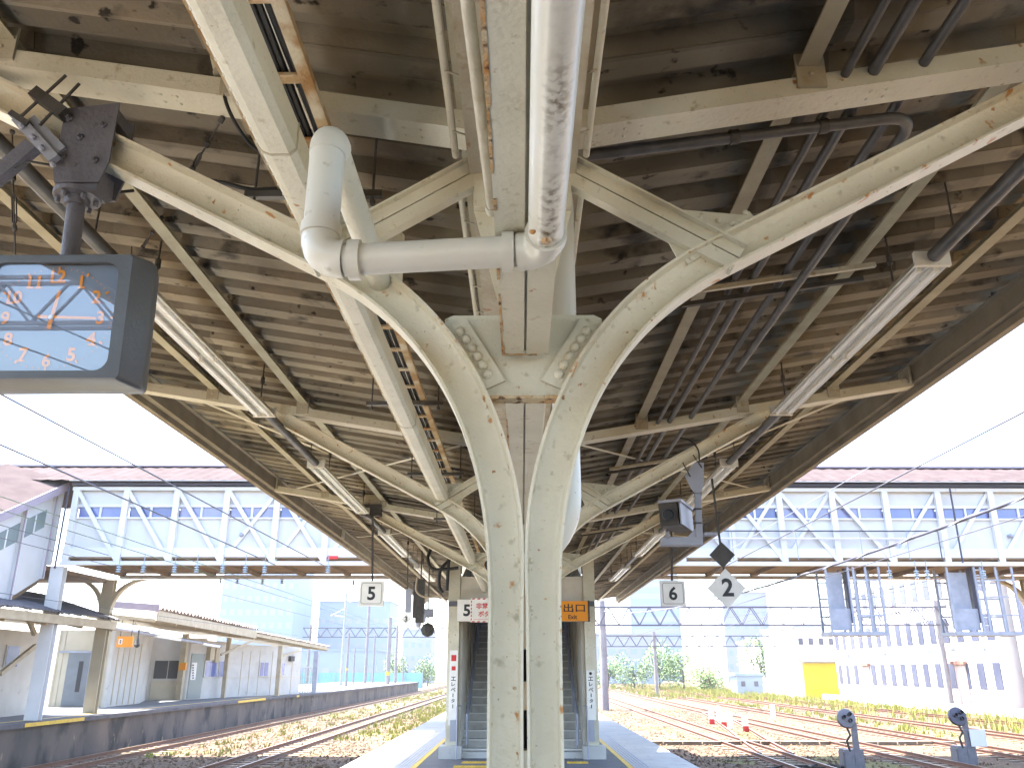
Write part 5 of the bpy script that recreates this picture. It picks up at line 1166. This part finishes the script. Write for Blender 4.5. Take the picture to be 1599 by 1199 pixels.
building('tower_block', 54, 66, 230, 245, 21.5, 'bgrey', 'lilac-grey block behind the diamond sign reading 2', [2 + 3.4 * k for k in range(5)], 'y', win=(1, 1.4), cols=5, wm='bblue')
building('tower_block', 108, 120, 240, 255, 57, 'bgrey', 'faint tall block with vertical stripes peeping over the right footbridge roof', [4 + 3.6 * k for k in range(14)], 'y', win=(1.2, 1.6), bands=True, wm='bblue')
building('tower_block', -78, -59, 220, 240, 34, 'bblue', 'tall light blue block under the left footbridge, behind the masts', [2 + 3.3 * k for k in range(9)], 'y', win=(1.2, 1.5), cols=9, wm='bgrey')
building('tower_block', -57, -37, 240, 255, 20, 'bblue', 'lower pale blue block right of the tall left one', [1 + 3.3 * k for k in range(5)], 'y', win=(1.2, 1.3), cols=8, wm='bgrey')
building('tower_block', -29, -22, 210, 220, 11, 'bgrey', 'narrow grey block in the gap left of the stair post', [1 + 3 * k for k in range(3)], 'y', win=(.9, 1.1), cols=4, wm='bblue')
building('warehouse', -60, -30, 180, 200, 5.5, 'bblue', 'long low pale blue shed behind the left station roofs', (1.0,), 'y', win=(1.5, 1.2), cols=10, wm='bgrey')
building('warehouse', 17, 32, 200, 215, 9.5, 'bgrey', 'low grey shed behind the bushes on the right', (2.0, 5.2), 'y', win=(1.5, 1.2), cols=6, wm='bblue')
t = thing('site_fence', (-30, 150, GZ), 'turquoise sheet fence across the ends of the left tracks', 'fence'); v = MB(); n = 60
for k in range(n): x = -44 + k * .45; v.box(x, x + .43, 150 + (.05 if k % 2 else 0), 150.04 + (.05 if k % 2 else 0), GZ, 1.35)
v.build('sheet', 'turq', t); v = MB()
for k in range(10): v.box(-44 + k * 3 - .06, -44 + k * 3 + .06, 149.9, 149.98, GZ, 1.5)
v.build('post', 'steelgrey', t)
t = thing('boundary_wall', (31.5, 60, GZ), 'low white kerb wall along the foot of the right-hand buildings', 'wall'); MB().box(31.2, 31.45, 36, 92, GZ, GZ + .45).build('wall_body', 'bwhite', t); MB().box(31.15, 31.5, 36, 92, GZ + .451, GZ + .53).build('coping', 'white', t)

# ------------------------------------------------------------------ trees and bushes
def tree(x, y, h, rad, lab, m_, trunk=.12, n=2200, leaf=.32, name='tree'):
    t = thing(name, (x, y, GZ), lab, 'tree'); v = MB(); v.tube([(x, y, GZ), (x + .1, y, GZ + h * .35), (x - .05, y + .1, GZ + h * .75)], [trunk, trunk * .75, trunk * .3], 7)
    cl = []
    for k in range(11):
        a = U(0, 6.28); rr = rad * math.sqrt(U(.05, 1)); zz = GZ + h * U(.18, .86); c = Vector((x + rr * .75 * math.cos(a), y + rr * .75 * math.sin(a), zz)); cl.append((c, rad * U(.32, .6))); v.tube([(x, y, GZ + h * U(.2, .4)), c], [trunk * .4, trunk * .12], 5)
    v.build('trunk', 'bark', t); v = MB()
    for _ in range(n):
        c, r = random.choice(cl); d = Vector((random.gauss(0, 1), random.gauss(0, 1), random.gauss(0, .8))); d.normalize(); p = c + d * r * U(.55, 1.05) ** .7
        if p.z < GZ + .1: continue
        a = Vector((U(-1, 1), U(-1, 1), U(-1, 1))).normalized(); b = a.orthogonal().normalized(); s_ = leaf * U(.5, 1.1)
        v.mesh([p - a * s_ * .5, p + b * s_ * .35, p + a * s_ * .5, p - b * s_ * .35], [(0, 1, 2, 3)])
    v.build('crown', m_, t); return t
for x, y, h, r, lab, m_ in ((14.5, 148, 5.0, 3.2, 'low green bush just right of the thick gantry pole', 'leafA'), (17.8, 140, 5.6, 3.5, 'broad green bush second from the thick gantry pole', 'leafA'), (21.4, 137, 7.2, 3.4, 'tallest green bush in the row beyond the right tracks', 'leafB'), (24.6, 134, 5.4, 3.1, 'light green bush left of the small blue hut', 'leafB'),
        (27.2, 128, 3.2, 2.4, 'low hedge-like bush beside the small blue hut', 'leafB'), (32.4, 119, 7.4, 3.0, 'round tree standing against the plain white building', 'leafA'), (10.5, 160, 5.0, 2.5, 'distant bush at the left end of the right-hand row', 'leafA'), (-24, 165, 6.5, 3.2, 'distant hazy tree behind the left platform end', 'leafA'), (-18.5, 172, 5.5, 3.0, 'distant hazy tree nearest the stair post on the left', 'leafA')):
    tree(x, y, h, r, lab, m_)

# ------------------------------------------------------------------ summer haze
hz = MB().box(-420, 420, -60, 420, GZ - 1.2, 60).build('haze', 'leafA', loc=(0, 180, GZ - 1.2)); hz['kind'] = 'stuff'
hm = bpy.data.materials.new('thin_haze'); hm.use_nodes = True; n_ = hm.node_tree.nodes; n_.remove(n_['Principled BSDF'])
pv = n_.new('ShaderNodeVolumePrincipled'); pv.inputs['Color'].default_value = (.93, .96, 1, 1); pv.inputs['Density'].default_value = HAZE; pv.inputs['Anisotropy'].default_value = .3
hm.node_tree.links.new(pv.outputs[0], n_['Material Output'].inputs['Volume']); hz.data.materials[0] = hm
